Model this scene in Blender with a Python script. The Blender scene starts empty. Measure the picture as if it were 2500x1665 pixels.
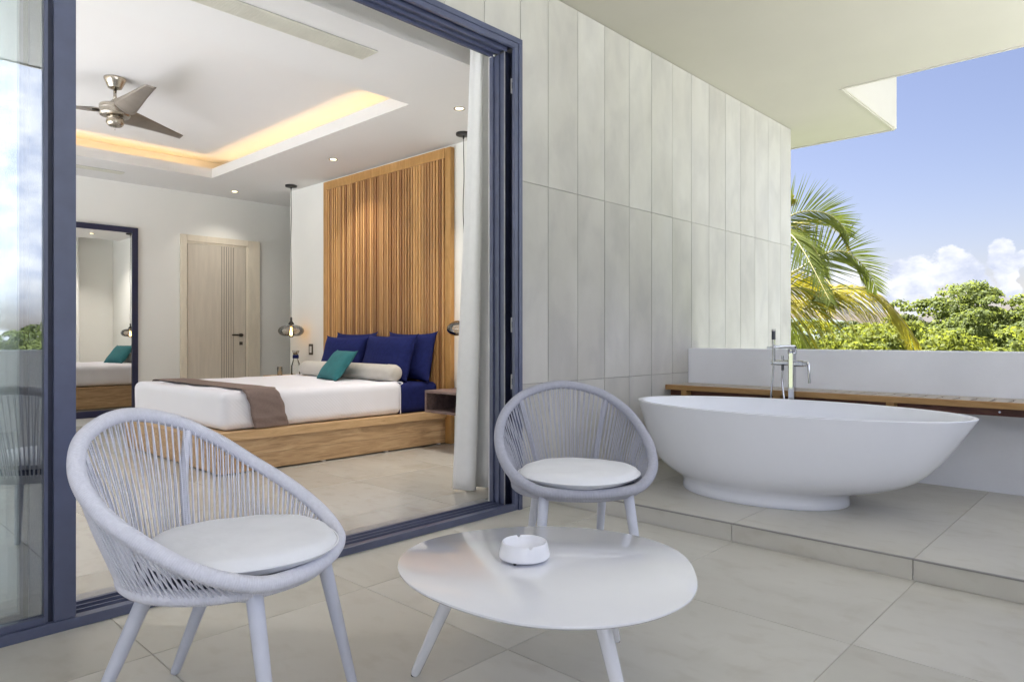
import bpy, bmesh, math, random
import numpy as np
from mathutils import Vector, Matrix
rng = random.Random(7)
sin, cos, pi, R = math.sin, math.cos, math.pi, math.radians
scene = bpy.context.scene
COL = scene.collection

# ---------------------------------------------------------------- camera
cam_d = bpy.data.cameras.new('camera')
cam = bpy.data.objects.new('camera', cam_d); COL.objects.link(cam)
cam_d.sensor_width = 36.0
cam_d.lens = 36.0 * 1679.8 / 2500.0
cam_d.shift_y = -0.0035
cam_d.clip_start = 0.02; cam_d.clip_end = 3000
cam.location = (0, 0, 1.0)
cam.rotation_euler = (R(90), 0, R(43.444 - 90))
scene.camera = cam

# ---------------------------------------------------------------- light
SUN_EL, SUN_AZ = 62.0, 72.0          # azimuth of the sun, degrees from +X towards +Y
SKY = 0.05
world = bpy.data.worlds.new('World'); scene.world = world; world.use_nodes = True
wt = world.node_tree; wt.nodes.clear()
def wn(t, **k):
    n = wt.nodes.new(t)
    for a, b in k.items(): setattr(n, a, b)
    return n
sky = wn('ShaderNodeTexSky', sky_type='NISHITA', sun_disc=False)
sky.sun_elevation = R(SUN_EL); sky.sun_rotation = R(90 - SUN_AZ)
sky.air_density = 1.0; sky.dust_density = 1.2; sky.ozone_density = 1.5
geo = wn('ShaderNodeTexCoord')
nrm = wn('ShaderNodeVectorMath', operation='NORMALIZE'); wt.links.new(geo.outputs['Generated'], nrm.inputs[0])
sep = wn('ShaderNodeSeparateXYZ'); wt.links.new(nrm.outputs[0], sep.inputs[0])
def wm(op, a, b=None, c=None, clamp=False):
    n = wn('ShaderNodeMath', operation=op); n.use_clamp = clamp
    for i, v in enumerate((a, b, c)):
        if v is None: continue
        if isinstance(v, (int, float)): n.inputs[i].default_value = v
        else: wt.links.new(v, n.inputs[i])
    return n.outputs[0]
def wnoise(scale, detail, rough, mul=(1, 1, 1)):
    mp = wn('ShaderNodeVectorMath', operation='MULTIPLY'); wt.links.new(nrm.outputs[0], mp.inputs[0]); mp.inputs[1].default_value = mul
    n = wn('ShaderNodeTexNoise'); n.inputs['Scale'].default_value = scale; n.inputs['Detail'].default_value = detail
    n.inputs['Roughness'].default_value = rough; wt.links.new(mp.outputs[0], n.inputs['Vector']); return n.outputs[0]
fine = wnoise(38, 7, 0.62, (1, 1, 1.3))
BL = [(0.9677,0.2392,0.0797,0.016),(0.9701,0.2263,0.0881,0.0116),(0.9739,0.214,0.0755,0.0189),(0.9768,0.1914,0.0964,0.0131),(0.9808,0.1772,0.081,0.0175),(0.9836,0.1654,0.0718,0.016),(0.9706,0.2331,0.0599,0.0175),(0.975,0.2142,0.0592,0.0131),(0.9852,0.1382,0.1014,0.0102),(0.9863,0.1396,0.0874,0.0131),(0.9878,0.1351,0.0773,0.0116),(0.9889,0.1181,0.0902,0.0087),(0.9731,0.227,0.0386,0.0146),(0.9785,0.202,0.041,0.0087),(0.99,0.1296,0.0559,0.0087),(0.9537,0.2916,0.0743,0.0218),(0.9605,0.272,0.0581,0.0218)]
acc = None
for (x, y, z, r) in BL:
    d = wn('ShaderNodeVectorMath', operation='DISTANCE'); wt.links.new(nrm.outputs[0], d.inputs[0]); d.inputs[1].default_value = (x, y, z)
    v = wm('SUBTRACT', 1.0, wm('DIVIDE', d.outputs['Value'], r * 1.35))
    acc = v if acc is None else wm('SMOOTH_MAX', acc, v, 0.25)
puff = wm('ADD', acc, wm('MULTIPLY', wm('SUBTRACT', fine, 0.5), 1.9))
puff = wm('SMOOTH_MIN', wm('MULTIPLY', wm('ADD', puff, -0.02), 4.5, clamp=True), 1.0, 0.1)
big = wnoise(2.6, 9, 0.58, (1, 1, 2.6))
away = wm('MULTIPLY', wm('ADD', wm('MULTIPLY', sep.outputs['Y'], -1.0), 0.10), 3.0, clamp=True)      # big cumulus fill the half behind the camera, spread wider to add light
low = wm('MULTIPLY', wm('MULTIPLY', wm('ADD', sep.outputs['Z'], 0.0), 12.0, clamp=True), wm('SUBTRACT', 1.0, wm('MULTIPLY', wm('SUBTRACT', sep.outputs['Z'], 0.62), 3.0, clamp=True)))
gen = wm('MULTIPLY', wm('MULTIPLY', wm('SUBTRACT', big, 0.40), 7.0, clamp=True), wm('MULTIPLY', away, low))
hz = wm('MULTIPLY', wm('SUBTRACT', wnoise(9, 6, 0.6, (1, 1, 5)), 0.44), 5.0, clamp=True)
hz = wm('MULTIPLY', hz, wm('SUBTRACT', 1.0, wm('MULTIPLY', sep.outputs['Z'], 14.0, clamp=True)))
mask = wm('MAXIMUM', wm('MAXIMUM', puff, gen), wm('MULTIPLY', hz, 0.8))
ccol = wn('ShaderNodeMix', data_type='RGBA')
wt.links.new(wm('MULTIPLY', wm('SUBTRACT', wnoise(30, 5, 0.55, (1, 1, 1.6)), 0.36), 2.8, clamp=True), ccol.inputs[0])
CW = 2.95
ccol.inputs[6].default_value = (0.60 * CW, 0.65 * CW, 0.80 * CW, 1); ccol.inputs[7].default_value = (1.0 * CW, 1.01 * CW, 1.05 * CW, 1)
smul = wn('ShaderNodeMix', data_type='RGBA', blend_type='MULTIPLY'); smul.inputs[0].default_value = 1.0
cfr = wn('ShaderNodeMix', data_type='RGBA', blend_type='MULTIPLY'); cfr.inputs[0].default_value = 1.0
wt.links.new(ccol.outputs[2], cfr.inputs[6])
lit = wm('ADD', 1.0, wm('MULTIPLY', wm('MULTIPLY', sep.outputs['Y'], -1.4, clamp=True), 1.1))  # clouds behind the camera brightened to throw more light in
cmb = wn('ShaderNodeCombineXYZ'); [wt.links.new(lit, cmb.inputs[i]) for i in range(3)]
wt.links.new(cmb.outputs[0], cfr.inputs[7])
wt.links.new(sky.outputs[0], smul.inputs[6]); smul.inputs[7].default_value = (0.43, 0.37, 0.395, 1)
mix = wn('ShaderNodeMix', data_type='RGBA'); wt.links.new(mask, mix.inputs[0]); wt.links.new(smul.outputs[2], mix.inputs[6]); wt.links.new(cfr.outputs[2], mix.inputs[7])
bg = wn('ShaderNodeBackground'); bg.inputs['Strength'].default_value = SKY; wt.links.new(mix.outputs[2], bg.inputs[0])
wo = wn('ShaderNodeOutputWorld'); wt.links.new(bg.outputs[0], wo.inputs[0])
world.cycles.sampling_method = 'MANUAL'; world.cycles.sample_map_resolution = 1024

sun_d = bpy.data.lights.new('sun', 'SUN'); sun_d.energy = 5.0; sun_d.angle = R(0.53); sun_d.color = (1.0, 0.96, 0.93)
sun = bpy.data.objects.new('sun', sun_d); COL.objects.link(sun)
sd = Vector((cos(R(SUN_EL)) * cos(R(SUN_AZ)), cos(R(SUN_EL)) * sin(R(SUN_AZ)), sin(R(SUN_EL))))
sun.rotation_euler = sd.to_track_quat('Z', 'Y').to_euler(); sun.location = sd * 60

scene.view_settings.view_transform = 'Standard'; scene.view_settings.look = 'None'
scene.view_settings.gamma = 1.0; scene.view_settings.use_curve_mapping = False
scene.view_settings.exposure = 3.0
scene.render.engine = 'CYCLES'
cy = scene.cycles
cy.use_denoising = True; cy.max_bounces = 10; cy.diffuse_bounces = 6; cy.glossy_bounces = 5; cy.transmission_bounces = 8; cy.transparent_max_bounces = 16
cy.caustics_reflective = False; cy.caustics_refractive = False; cy.sample_clamp_indirect = 6.0; cy.blur_glossy = 0.1

# ---------------------------------------------------------------- materials
def new_mat(name):
    m = bpy.data.materials.new(name); m.use_nodes = True
    return m, m.node_tree, m.node_tree.nodes['Principled BSDF']
def node(t, typ, **k):
    n = t.nodes.new(typ)
    for a, b in k.items(): setattr(n, a, b)
    return n
def coords(t, mul=(1, 1, 1), rand=0.0):
    tc = node(t, 'ShaderNodeTexCoord')
    out = tc.outputs['Object']
    if rand:
        oi = node(t, 'ShaderNodeObjectInfo')
        c = node(t, 'ShaderNodeVectorMath', operation='SCALE'); c.inputs[0].default_value = (1.0, 0.71, 0.43)
        t.links.new(oi.outputs['Random'], c.inputs['Scale'])
        s = node(t, 'ShaderNodeVectorMath', operation='SCALE'); t.links.new(c.outputs[0], s.inputs[0]); s.inputs['Scale'].default_value = rand
        a = node(t, 'ShaderNodeVectorMath', operation='ADD'); t.links.new(out, a.inputs[0]); t.links.new(s.outputs[0], a.inputs[1]); out = a.outputs[0]
    m = node(t, 'ShaderNodeVectorMath', operation='MULTIPLY'); t.links.new(out, m.inputs[0]); m.inputs[1].default_value = mul
    return m.outputs[0]
def noise(t, vec, scale, detail=4, rough=0.5, dist=0.0):
    n = node(t, 'ShaderNodeTexNoise'); n.inputs['Scale'].default_value = scale; n.inputs['Detail'].default_value = detail
    n.inputs['Roughness'].default_value = rough; n.inputs['Distortion'].default_value = dist
    t.links.new(vec, n.inputs['Vector']); return n.outputs[0]
def ramp(t, fac, stops):
    r = node(t, 'ShaderNodeValToRGB'); e = r.color_ramp.elements
    while len(e) < len(stops): e.new(0.5)
    for el, (p, c) in zip(e, stops): el.position = p; el.color = (*c, 1)
    t.links.new(fac, r.inputs[0]); return r.outputs[0]
def bump(t, bsdf, h, strength, dist=0.01):
    b = node(t, 'ShaderNodeBump'); b.inputs['Strength'].default_value = strength; b.inputs['Distance'].default_value = dist
    t.links.new(h, b.inputs['Height']); t.links.new(b.outputs[0], bsdf.inputs['Normal'])
def simple(name, col, rough=0.5, metal=0.0, var=0.06, scale=6.0, bmp=0.0, bscale=60.0, spec=0.5, mul=(1, 1, 1), rand=0.0, **kw):
    m, t, b = new_mat(name)
    v = coords(t, mul, rand)
    lo = tuple(c * (1 - var) for c in col); hi = tuple(min(1, c * (1 + var)) for c in col)
    t.links.new(ramp(t, noise(t, v, scale, 5, 0.55), [(0.3, lo), (0.7, hi)]), b.inputs['Base Color'])
    b.inputs['Roughness'].default_value = rough; b.inputs['Metallic'].default_value = metal
    b.inputs['Specular IOR Level'].default_value = spec
    for k, x in kw.items(): b.inputs[k.replace('_', ' ')].default_value = x
    if bmp: bump(t, b, noise(t, v, bscale, 4, 0.6), bmp, 0.004)
    return m
M = {}
M['plaster'] = simple('white_plaster', (0.82, 0.84, 0.90), 0.75, var=0.05, scale=2.0, bmp=0.25, bscale=45)
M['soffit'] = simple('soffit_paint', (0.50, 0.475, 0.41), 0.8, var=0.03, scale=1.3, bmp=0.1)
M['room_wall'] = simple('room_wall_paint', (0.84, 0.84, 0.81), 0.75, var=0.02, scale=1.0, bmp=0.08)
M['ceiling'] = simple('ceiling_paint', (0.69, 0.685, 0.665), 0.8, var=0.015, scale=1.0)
M['frame'] = simple('anthracite_frame', (0.082, 0.096, 0.165), 0.33, var=0.12, scale=9, spec=0.6, bmp=0.05, bscale=120)
M['frame_dark'] = simple('dark_channel', (0.016, 0.02, 0.045), 0.5, var=0.2, scale=20)
M['rubber'] = simple('black_rubber', (0.012, 0.012, 0.016), 0.6)
M['drain'] = simple('brushed_drain', (0.36, 0.36, 0.37), 0.45, metal=0.4, var=0.15, scale=30)
M['white_gloss'] = simple('white_lacquer', (0.80, 0.815, 0.87), 0.12, var=0.01, spec=0.6, Coat_Weight=0.7, Coat_Roughness=0.015, Coat_IOR=1.5)
M['tub'] = simple('tub_stone', (0.85, 0.87, 0.94), 0.2, var=0.01, spec=0.4)
M['porcelain'] = simple('white_melamine', (0.80, 0.81, 0.86), 0.22, var=0.01)
M['chair_metal'] = simple('chair_leg_paint', (0.60, 0.625, 0.72), 0.42, var=0.04, scale=20)
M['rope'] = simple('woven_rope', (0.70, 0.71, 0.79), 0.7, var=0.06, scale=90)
M['rope_far'] = simple('woven_rope_darker', (0.44, 0.45, 0.52), 0.75, var=0.07, scale=90)  # darker tone of the rope, for the far chair
M['cushion'] = simple('cushion_canvas', (0.80, 0.815, 0.86), 0.85, var=0.03, scale=12, bmp=0.5, bscale=11)
M['seat_dark'] = simple('seat_webbing', (0.10, 0.11, 0.17), 0.8)
M['chrome'] = simple('chrome', (0.62, 0.63, 0.66), 0.07, metal=1.0, var=0.01)
M['nickel'] = simple('brushed_nickel', (0.46, 0.425, 0.37), 0.27, metal=1.0, var=0.05, scale=40)
M['blade'] = simple('fan_blade_grey', (0.25, 0.22, 0.19), 0.4, metal=0.5, var=0.1, scale=8)
M['black'] = simple('matt_black', (0.02, 0.02, 0.022), 0.45)
M['handset'] = simple('grey_handset', (0.06, 0.065, 0.08), 0.35)
M['navy'] = simple('navy_linen', (0.014, 0.020, 0.105), 0.9, var=0.15, scale=25, bmp=0.3, bscale=180, spec=0.15)
M['teal'] = simple('teal_cotton', (0.020, 0.150, 0.165), 0.8, var=0.1, scale=18, bmp=0.35, bscale=160)
M['cream'] = simple('cream_cotton', (0.56, 0.53, 0.48), 0.85, var=0.03, scale=14, bmp=0.2, bscale=40)
M['taupe'] = simple('taupe_runner', (0.225, 0.165, 0.145), 0.9, var=0.08, scale=60, bmp=0.3, bscale=220)
M['curtain'] = simple('curtain_cloth', (0.82, 0.82, 0.82), 0.85, var=0.02, scale=20, bmp=0.2, bscale=260)
M['door_veneer'] = simple('door_veneer', (0.64, 0.58, 0.49), 0.55, var=0.06, scale=5, mul=(6, 6, 0.6), bmp=0.1)
M['casing'] = simple('door_casing', (0.76, 0.69, 0.57), 0.5, var=0.06, scale=4, mul=(4, 4, 1))
M['groove'] = simple('door_groove', (0.16, 0.12, 0.10), 0.6)
M['mirror_frame'] = simple('mirror_frame', (0.018, 0.02, 0.06), 0.4)
M['bronze'] = simple('bronze_handle', (0.10, 0.085, 0.07), 0.35, metal=0.8)
M['grille'] = simple('vent_grille', (0.62, 0.61, 0.52), 0.6)
M['grille_dark'] = simple('vent_shadow', (0.10, 0.10, 0.09), 0.7)
M['joint'] = simple('dark_joint', (0.10, 0.10, 0.10), 0.9)
M['grout'] = simple('floor_grout', (0.46, 0.44, 0.39), 0.9)
M['trim_strip'] = simple('step_trim', (0.30, 0.29, 0.28), 0.5)
M['label_white'] = simple('white_tag', (0.8, 0.8, 0.8), 0.5)

m, t, b = new_mat('quilted_cover'); M['sheet'] = m          # white cover with fine diagonal quilting
v = coords(t, (1, 1, 1))
w = node(t, 'ShaderNodeTexWave', wave_type='BANDS', bands_direction='DIAGONAL'); w.inputs['Scale'].default_value = 22; w.inputs['Distortion'].default_value = 0.6
t.links.new(v, w.inputs['Vector']); b.inputs['Base Color'].default_value = (0.82, 0.82, 0.88, 1); b.inputs['Roughness'].default_value = 0.9
am = node(t, 'ShaderNodeMath', operation='ADD'); t.links.new(w.outputs['Fac'], am.inputs[0]); t.links.new(noise(t, v, 5, 4, 0.5), am.inputs[1])
bump(t, b, am.outputs[0], 0.09, 0.004)

m, t, b = new_mat('concrete_panel'); M['concrete'] = m
v = coords(t, (1, 1, 0.55), 9.0)
c1 = ramp(t, noise(t, v, 2.0, 7, 0.6, 0.0), [(0.25, (0.445, 0.430, 0.395)), (0.5, (0.505, 0.491, 0.458)), (0.75, (0.56, 0.548, 0.52))])
oi = node(t, 'ShaderNodeObjectInfo')
tint = ramp(t, oi.outputs['Random'], [(0.0, (0.955, 0.95, 0.945)), (1.0, (1.03, 1.03, 1.03))])
mx = node(t, 'ShaderNodeMix', data_type='RGBA', blend_type='MULTIPLY'); mx.inputs[0].default_value = 1; t.links.new(c1, mx.inputs[6]); t.links.new(tint, mx.inputs[7])
smear = ramp(t, noise(t, coords(t, (1.5, 1.5, 0.9), 23.0), 3.0, 3, 0.5, 0.4), [(0.42, (1, 1, 1)), (0.66, (0.86, 0.86, 0.88))])
mx2 = node(t, 'ShaderNodeMix', data_type='RGBA', blend_type='MULTIPLY'); mx2.inputs[0].default_value = 0.8; t.links.new(mx.outputs[2], mx2.inputs[6]); t.links.new(smear, mx2.inputs[7])
t.links.new(mx2.outputs[2], b.inputs['Base Color']); b.inputs['Roughness'].default_value = 0.62
bump(t, b, noise(t, v, 30, 6, 0.6), 0.12, 0.004)

def tile_mat(name, lo, mid, hi, rough):
    m, t, b = new_mat(name)
    v = coords(t, (1, 0.5, 1), 17.0)
    c = ramp(t, noise(t, v, 1.5, 8, 0.6, 0.6), [(0.25, lo), (0.5, mid), (0.78, hi)])
    sp = ramp(t, noise(t, v, 14, 3, 0.5), [(0.30, (0.90, 0.885, 0.86)), (0.45, (1, 1, 1))])
    mm = node(t, 'ShaderNodeMix', data_type='RGBA', blend_type='MULTIPLY'); mm.inputs[0].default_value = 0.7
    t.links.new(c, mm.inputs[6]); t.links.new(sp, mm.inputs[7])
    oi = node(t, 'ShaderNodeObjectInfo'); tt = ramp(t, oi.outputs['Random'], [(0.0, (0.93, 0.925, 0.91)), (1.0, (1.03, 1.03, 1.04))])
    m3 = node(t, 'ShaderNodeMix', data_type='RGBA', blend_type='MULTIPLY'); m3.inputs[0].default_value = 1
    t.links.new(mm.outputs[2], m3.inputs[6]); t.links.new(tt, m3.inputs[7])
    st = ramp(t, noise(t, coords(t, (1, 1, 1), 31.0), 2.3, 6, 0.65, 0.8), [(0.56, (1, 1, 1)), (0.70, (0.88, 0.865, 0.83))])
    m4 = node(t, 'ShaderNodeMix', data_type='RGBA', blend_type='MULTIPLY'); m4.inputs[0].default_value = 0.75
    t.links.new(m3.outputs[2], m4.inputs[6]); t.links.new(st, m4.inputs[7]); t.links.new(m4.outputs[2], b.inputs['Base Color'])
    rr = node(t, 'ShaderNodeMapRange'); rr.inputs['To Min'].default_value = rough * 0.8; rr.inputs['To Max'].default_value = rough * 1.35
    t.links.new(noise(t, v, 4, 5, 0.6), rr.inputs['Value']); t.links.new(rr.outputs[0], b.inputs['Roughness'])
    return m
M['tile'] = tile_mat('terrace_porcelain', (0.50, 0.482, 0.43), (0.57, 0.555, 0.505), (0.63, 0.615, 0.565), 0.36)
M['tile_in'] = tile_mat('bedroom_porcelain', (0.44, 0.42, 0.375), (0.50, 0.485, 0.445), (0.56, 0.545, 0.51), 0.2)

def wood(name, cols, mul, scale=1.0, rough=0.45, byobj=True, rand=13.0):
    m, t, b = new_mat(name)
    v = coords(t, mul, rand)
    g = noise(t, v, 5 * scale, 8, 0.62, 1.4)
    c = ramp(t, g, [(0.28, cols[0]), (0.5, cols[1]), (0.72, cols[2])])
    if byobj:
        oi = node(t, 'ShaderNodeObjectInfo')
        tt = ramp(t, oi.outputs['Random'], [(0.0, (0.48, 0.36, 0.32)), (0.18, (0.72, 0.62, 0.56)), (0.6, (1.0, 1.0, 1.0)), (1.0, (1.3, 1.3, 1.2))])
        mm = node(t, 'ShaderNodeMix', data_type='RGBA', blend_type='MULTIPLY'); mm.inputs[0].default_value = 1
        t.links.new(c, mm.inputs[6]); t.links.new(tt, mm.inputs[7]); c = mm.outputs[2]
    t.links.new(c, b.inputs['Base Color']); b.inputs['Roughness'].default_value = rough
    bump(t, b, g, 0.12, 0.003)
    return m
M['slat_wood'] = wood('headboard_teak', [(0.42, 0.21, 0.080), (0.50, 0.275, 0.110), (0.57, 0.335, 0.145)], (9, 9, 0.7), byobj=True)
M['frame_wood'] = wood('headboard_frame_teak', [(0.36, 0.18, 0.05), (0.46, 0.25, 0.08), (0.54, 0.31, 0.11)], (3, 3, 0.7), byobj=False)
M['bed_wood'] = wood('bed_teak', [(0.28, 0.165, 0.08), (0.48, 0.31, 0.165), (0.62, 0.43, 0.25)], (0.55, 4, 5), byobj=False)
M['bed_wood_light'] = wood('bed_teak_light', [(0.48, 0.30, 0.145), (0.60, 0.39, 0.20), (0.68, 0.47, 0.27)], (0.6, 4, 4), byobj=False)
M['bench_wood'] = wood('bench_teak', [(0.30, 0.16, 0.055), (0.40, 0.23, 0.085), (0.46, 0.28, 0.11)], (4, 0.6, 4), byobj=False)
M['bench_slat'] = wood('bench_weathered_slat', [(0.36, 0.31, 0.27), (0.44, 0.39, 0.34), (0.52, 0.47, 0.42)], (0.8, 5, 4), byobj=False)
M['bench_dark'] = wood('bench_red_hardwood', [(0.05, 0.016, 0.012), (0.13, 0.045, 0.028), (0.20, 0.085, 0.045)], (6, 0.9, 9), byobj=False)
M['night_wood'] = wood('nightstand_wood', [(0.13, 0.085, 0.085), (0.20, 0.14, 0.13), (0.28, 0.21, 0.19)], (5, 0.8, 5), byobj=False)

def emis(name, col, s):
    m, t, b = new_mat(name); b.inputs['Base Color'].default_value = (0, 0, 0, 1)
    b.inputs['Emission Color'].default_value = (*col, 1); b.inputs['Emission Strength'].default_value = s
    return m
M['led'] = emis('warm_led', (1.0, 0.60, 0.24), 1.9)
M['spot'] = emis('downlight_glow', (1.0, 0.80, 0.45), 1.2)
M['filament'] = emis('filament_glow', (1.0, 0.50, 0.13), 10.0)

def glassy(name, tint, refl, rough=0.0, ior=1.45, base=0.0):
    """thin pane: mirror part by fresnel (times a coating), the rest passes straight through"""
    m = bpy.data.materials.new(name); m.use_nodes = True; t = m.node_tree; t.nodes.clear()
    f = node(t, 'ShaderNodeFresnel'); f.inputs['IOR'].default_value = ior
    a = node(t, 'ShaderNodeMath', operation='MULTIPLY_ADD'); a.use_clamp = True
    t.links.new(f.outputs[0], a.inputs[0]); a.inputs[1].default_value = refl; a.inputs[2].default_value = base
    g = node(t, 'ShaderNodeBsdfGlossy'); g.inputs['Roughness'].default_value = rough; g.inputs['Color'].default_value = (0.95, 0.97, 1, 1)
    tr = node(t, 'ShaderNodeBsdfTransparent'); tr.inputs[0].default_value = (*tint, 1)
    x = node(t, 'ShaderNodeMixShader'); t.links.new(a.outputs[0], x.inputs[0]); t.links.new(tr.outputs[0], x.inputs[1]); t.links.new(g.outputs[0], x.inputs[2])
    o = node(t, 'ShaderNodeOutputMaterial'); t.links.new(x.outputs[0], o.inputs[0]); return m
M['glass'] = glassy('coated_pane', (0.86, 0.91, 0.92), 1.2, base=0.26)
M['smoke'] = glassy('smoked_glass', (0.74, 0.68, 0.60), 1.8, base=0.08)
M['clear'] = glassy('clear_glass', (0.93, 0.95, 0.95), 1.3, base=0.03)
M['mirror'] = simple('silvered_mirror', (0.80, 0.80, 0.79), 0.01, metal=1.0, var=0.0)

def leafmat(name, a, bcol, trans, tw=0.45, scale=3.0):
    m = bpy.data.materials.new(name); m.use_nodes = True; t = m.node_tree; t.nodes.clear()
    v = coords(t)
    n = noise(t, v, scale, 5, 0.6)
    c = ramp(t, n, [(0.32, a), (0.68, bcol)])
    d = node(t, 'ShaderNodeBsdfPrincipled'); t.links.new(c, d.inputs['Base Color']); d.inputs['Roughness'].default_value = 0.65; d.inputs['Specular IOR Level'].default_value = 0.12
    tl = node(t, 'ShaderNodeBsdfTranslucent'); c2 = ramp(t, n, [(0.3, trans), (0.7, tuple(min(1, q * 1.35) for q in trans))]); t.links.new(c2, tl.inputs[0])
    x = node(t, 'ShaderNodeMixShader'); x.inputs[0].default_value = tw
    t.links.new(d.outputs[0], x.inputs[1]); t.links.new(tl.outputs[0], x.inputs[2])
    o = node(t, 'ShaderNodeOutputMaterial'); t.links.new(x.outputs[0], o.inputs[0]); return m
M['leaf'] = leafmat('broad_leaf', (0.07, 0.095, 0.03), (0.125, 0.155, 0.05), (0.15, 0.18, 0.035))
M['leaf_dark'] = leafmat('dark_leaf', (0.035, 0.05, 0.015), (0.075, 0.095, 0.03), (0.08, 0.10, 0.02), 0.3)
M['leaf_lime'] = leafmat('lime_leaf', (0.08, 0.10, 0.02), (0.14, 0.165, 0.03), (0.18, 0.205, 0.025), 0.4)
M['palm'] = leafmat('palm_leaf', (0.06, 0.085, 0.02), (0.11, 0.13, 0.03), (0.13, 0.16, 0.02), 0.4, 1.2)
M['palm_gold'] = leafmat('palm_leaf_golden', (0.13, 0.125, 0.02), (0.26, 0.23, 0.025), (0.40, 0.34, 0.02), 0.5, 1.0)
M['rachis'] = simple('palm_rachis', (0.24, 0.22, 0.07), 0.6)
M['bark'] = simple('bark', (0.12, 0.095, 0.07), 0.9, var=0.3, scale=12, bmp=0.8, bscale=20)
M['grass'] = simple('sandy_ground', (0.09, 0.105, 0.06), 0.95, var=0.2, scale=0.4)
M['bounce'] = simple('pale_bounce_slab', (0.70, 0.735, 0.80), 0.8, var=0.05, scale=0.5)  # pale colour of the added slabs that bounce sunlight
M['hill'] = simple('far_hill', (0.06, 0.08, 0.07), 1.0, var=0.25, scale=0.05)

# ---------------------------------------------------------------- mesh helpers
class MB:
    def __init__(s): s.v = []; s.f = []
    def add(s, vs, fs):
        o = len(s.v); s.v += [tuple(p) for p in vs]; s.f += [tuple(i + o for i in q) for q in fs]; return s
    def box(s, x0, x1, y0, y1, z0, z1):
        vs = [(x, y, z) for z in (z0, z1) for y in (y0, y1) for x in (x0, x1)]
        return s.add(vs, [(0, 2, 3, 1), (4, 5, 7, 6), (0, 1, 5, 4), (2, 6, 7, 3), (0, 4, 6, 2), (1, 3, 7, 5)])
    def tube(s, pts, r, n=10, closed=False, cap=True):
        P = [Vector(p) for p in pts]; N = len(P)
        rr = r if isinstance(r, (list, tuple)) else [r] * N
        T = []
        for i in range(N):
            a = P[(i - 1) % N] if (closed or i > 0) else P[i]; b = P[(i + 1) % N] if (closed or i < N - 1) else P[i]
            T.append((b - a).normalized())
        u = T[0].orthogonal().normalized(); us = []
        for i in range(N):
            u = (u - T[i] * u.dot(T[i])); u.normalize(); us.append(u.copy())
        if closed:                                    # undo the twist left after one turn
            e = us[0] - T[0] * us[0].dot(T[0]); w = T[0].cross(us[-1]); ang = math.atan2(e.dot(w), e.dot(us[-1]))
            us = [Matrix.Rotation(ang * i / N, 3, T[i]) @ q for i, q in enumerate(us)]
        vs = []
        for i in range(N):
            w = T[i].cross(us[i])
            for k in range(n):
                a = 2 * pi * k / n; vs.append(P[i] + (us[i] * cos(a) + w * sin(a)) * rr[i])
        fs = []
        for i in range(N if closed else N - 1):
            j = (i + 1) % N
            for k in range(n): fs.append((i * n + k, i * n + (k + 1) % n, j * n + (k + 1) % n, j * n + k))
        if cap and not closed: fs += [tuple(range(n))[::-1], tuple((N - 1) * n + k for k in range(n))]
        return s.add(vs, fs)
    def lathe(s, prof, n=32, c=(0, 0, 0), sx=1, sy=1):
        vs = []; fs = []
        for r, z in prof:
            for k in range(n):
                a = 2 * pi * k / n; vs.append((c[0] + r * cos(a) * sx, c[1] + r * sin(a) * sy, c[2] + z))
        for i in range(len(prof) - 1):
            for k in range(n): fs.append((i * n + k, i * n + (k + 1) % n, (i + 1) * n + (k + 1) % n, (i + 1) * n + k))
        if prof[0][0] > 1e-6: fs.append(tuple(range(n))[::-1])
        if prof[-1][0] > 1e-6: fs.append(tuple((len(prof) - 1) * n + k for k in range(n)))
        return s.add(vs, fs)
    def prism(s, poly, z0, z1):
        n = len(poly)
        return s.add([(x, y, z0) for x, y in poly] + [(x, y, z1) for x, y in poly],
                     [tuple(range(n))[::-1], tuple(range(n, 2 * n))] + [(i, (i + 1) % n, n + (i + 1) % n, n + i) for i in range(n)])
    def mesh(s, name, smooth=False, bev=0.0, seg=2, ang=None):
        me = bpy.data.meshes.new(name); me.from_pydata(s.v, [], s.f); me.validate()
        bm = bmesh.new(); bm.from_mesh(me)
        bmesh.ops.remove_doubles(bm, verts=bm.verts, dist=1e-6)
        bmesh.ops.recalc_face_normals(bm, faces=bm.faces)
        if bev: bmesh.ops.bevel(bm, geom=[e for e in bm.edges if e.is_manifold and e.calc_face_angle(0) > 0.6], offset=bev, segments=seg, affect='EDGES', profile=0.5, clamp_overlap=True)
        bm.to_mesh(me); bm.free()
        if smooth: me.shade_smooth()
        if ang is not None:
            me.shade_smooth()
            try: me.set_sharp_from_angle(angle=R(ang))
            except Exception: pass
        return me
    def build(s, name, mat, parent=None, smooth=False, bev=0.0, seg=2, ang=None):
        me = s.mesh(name, smooth, bev, seg, ang)
        if mat: me.materials.append(mat)
        o = bpy.data.objects.new(name, me); COL.objects.link(o)
        if parent: o.parent = parent
        return o
def tag(o, label=None, cat=None, group=None, kind=None):
    if label: o['label'] = label
    if cat: o['category'] = cat
    if group: o['group'] = group
    if kind: o['kind'] = kind
    return o
def empty(name, loc=(0, 0, 0), rz=0.0):
    o = bpy.data.objects.new(name, None); COL.objects.link(o); o.location = loc; o.rotation_euler = (0, 0, rz); o.empty_display_size = 0.1
    return o
def inst(me, name, parent=None, loc=(0, 0, 0), rot=(0, 0, 0)):
    o = bpy.data.objects.new(name, me); COL.objects.link(o); o.location = loc; o.rotation_euler = rot
    if parent: o.parent = parent
    return o
def copy_tree(o, parent=None):
    c = o.copy(); COL.objects.link(c); c.parent = parent
    if parent is not None: c.matrix_parent_inverse = o.matrix_parent_inverse
    for ch in list(o.children): copy_tree(ch, c)
    return c
def B(x0, x1, y0, y1, z0, z1): return MB().box(x0, x1, y0, y1, z0, z1)
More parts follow.
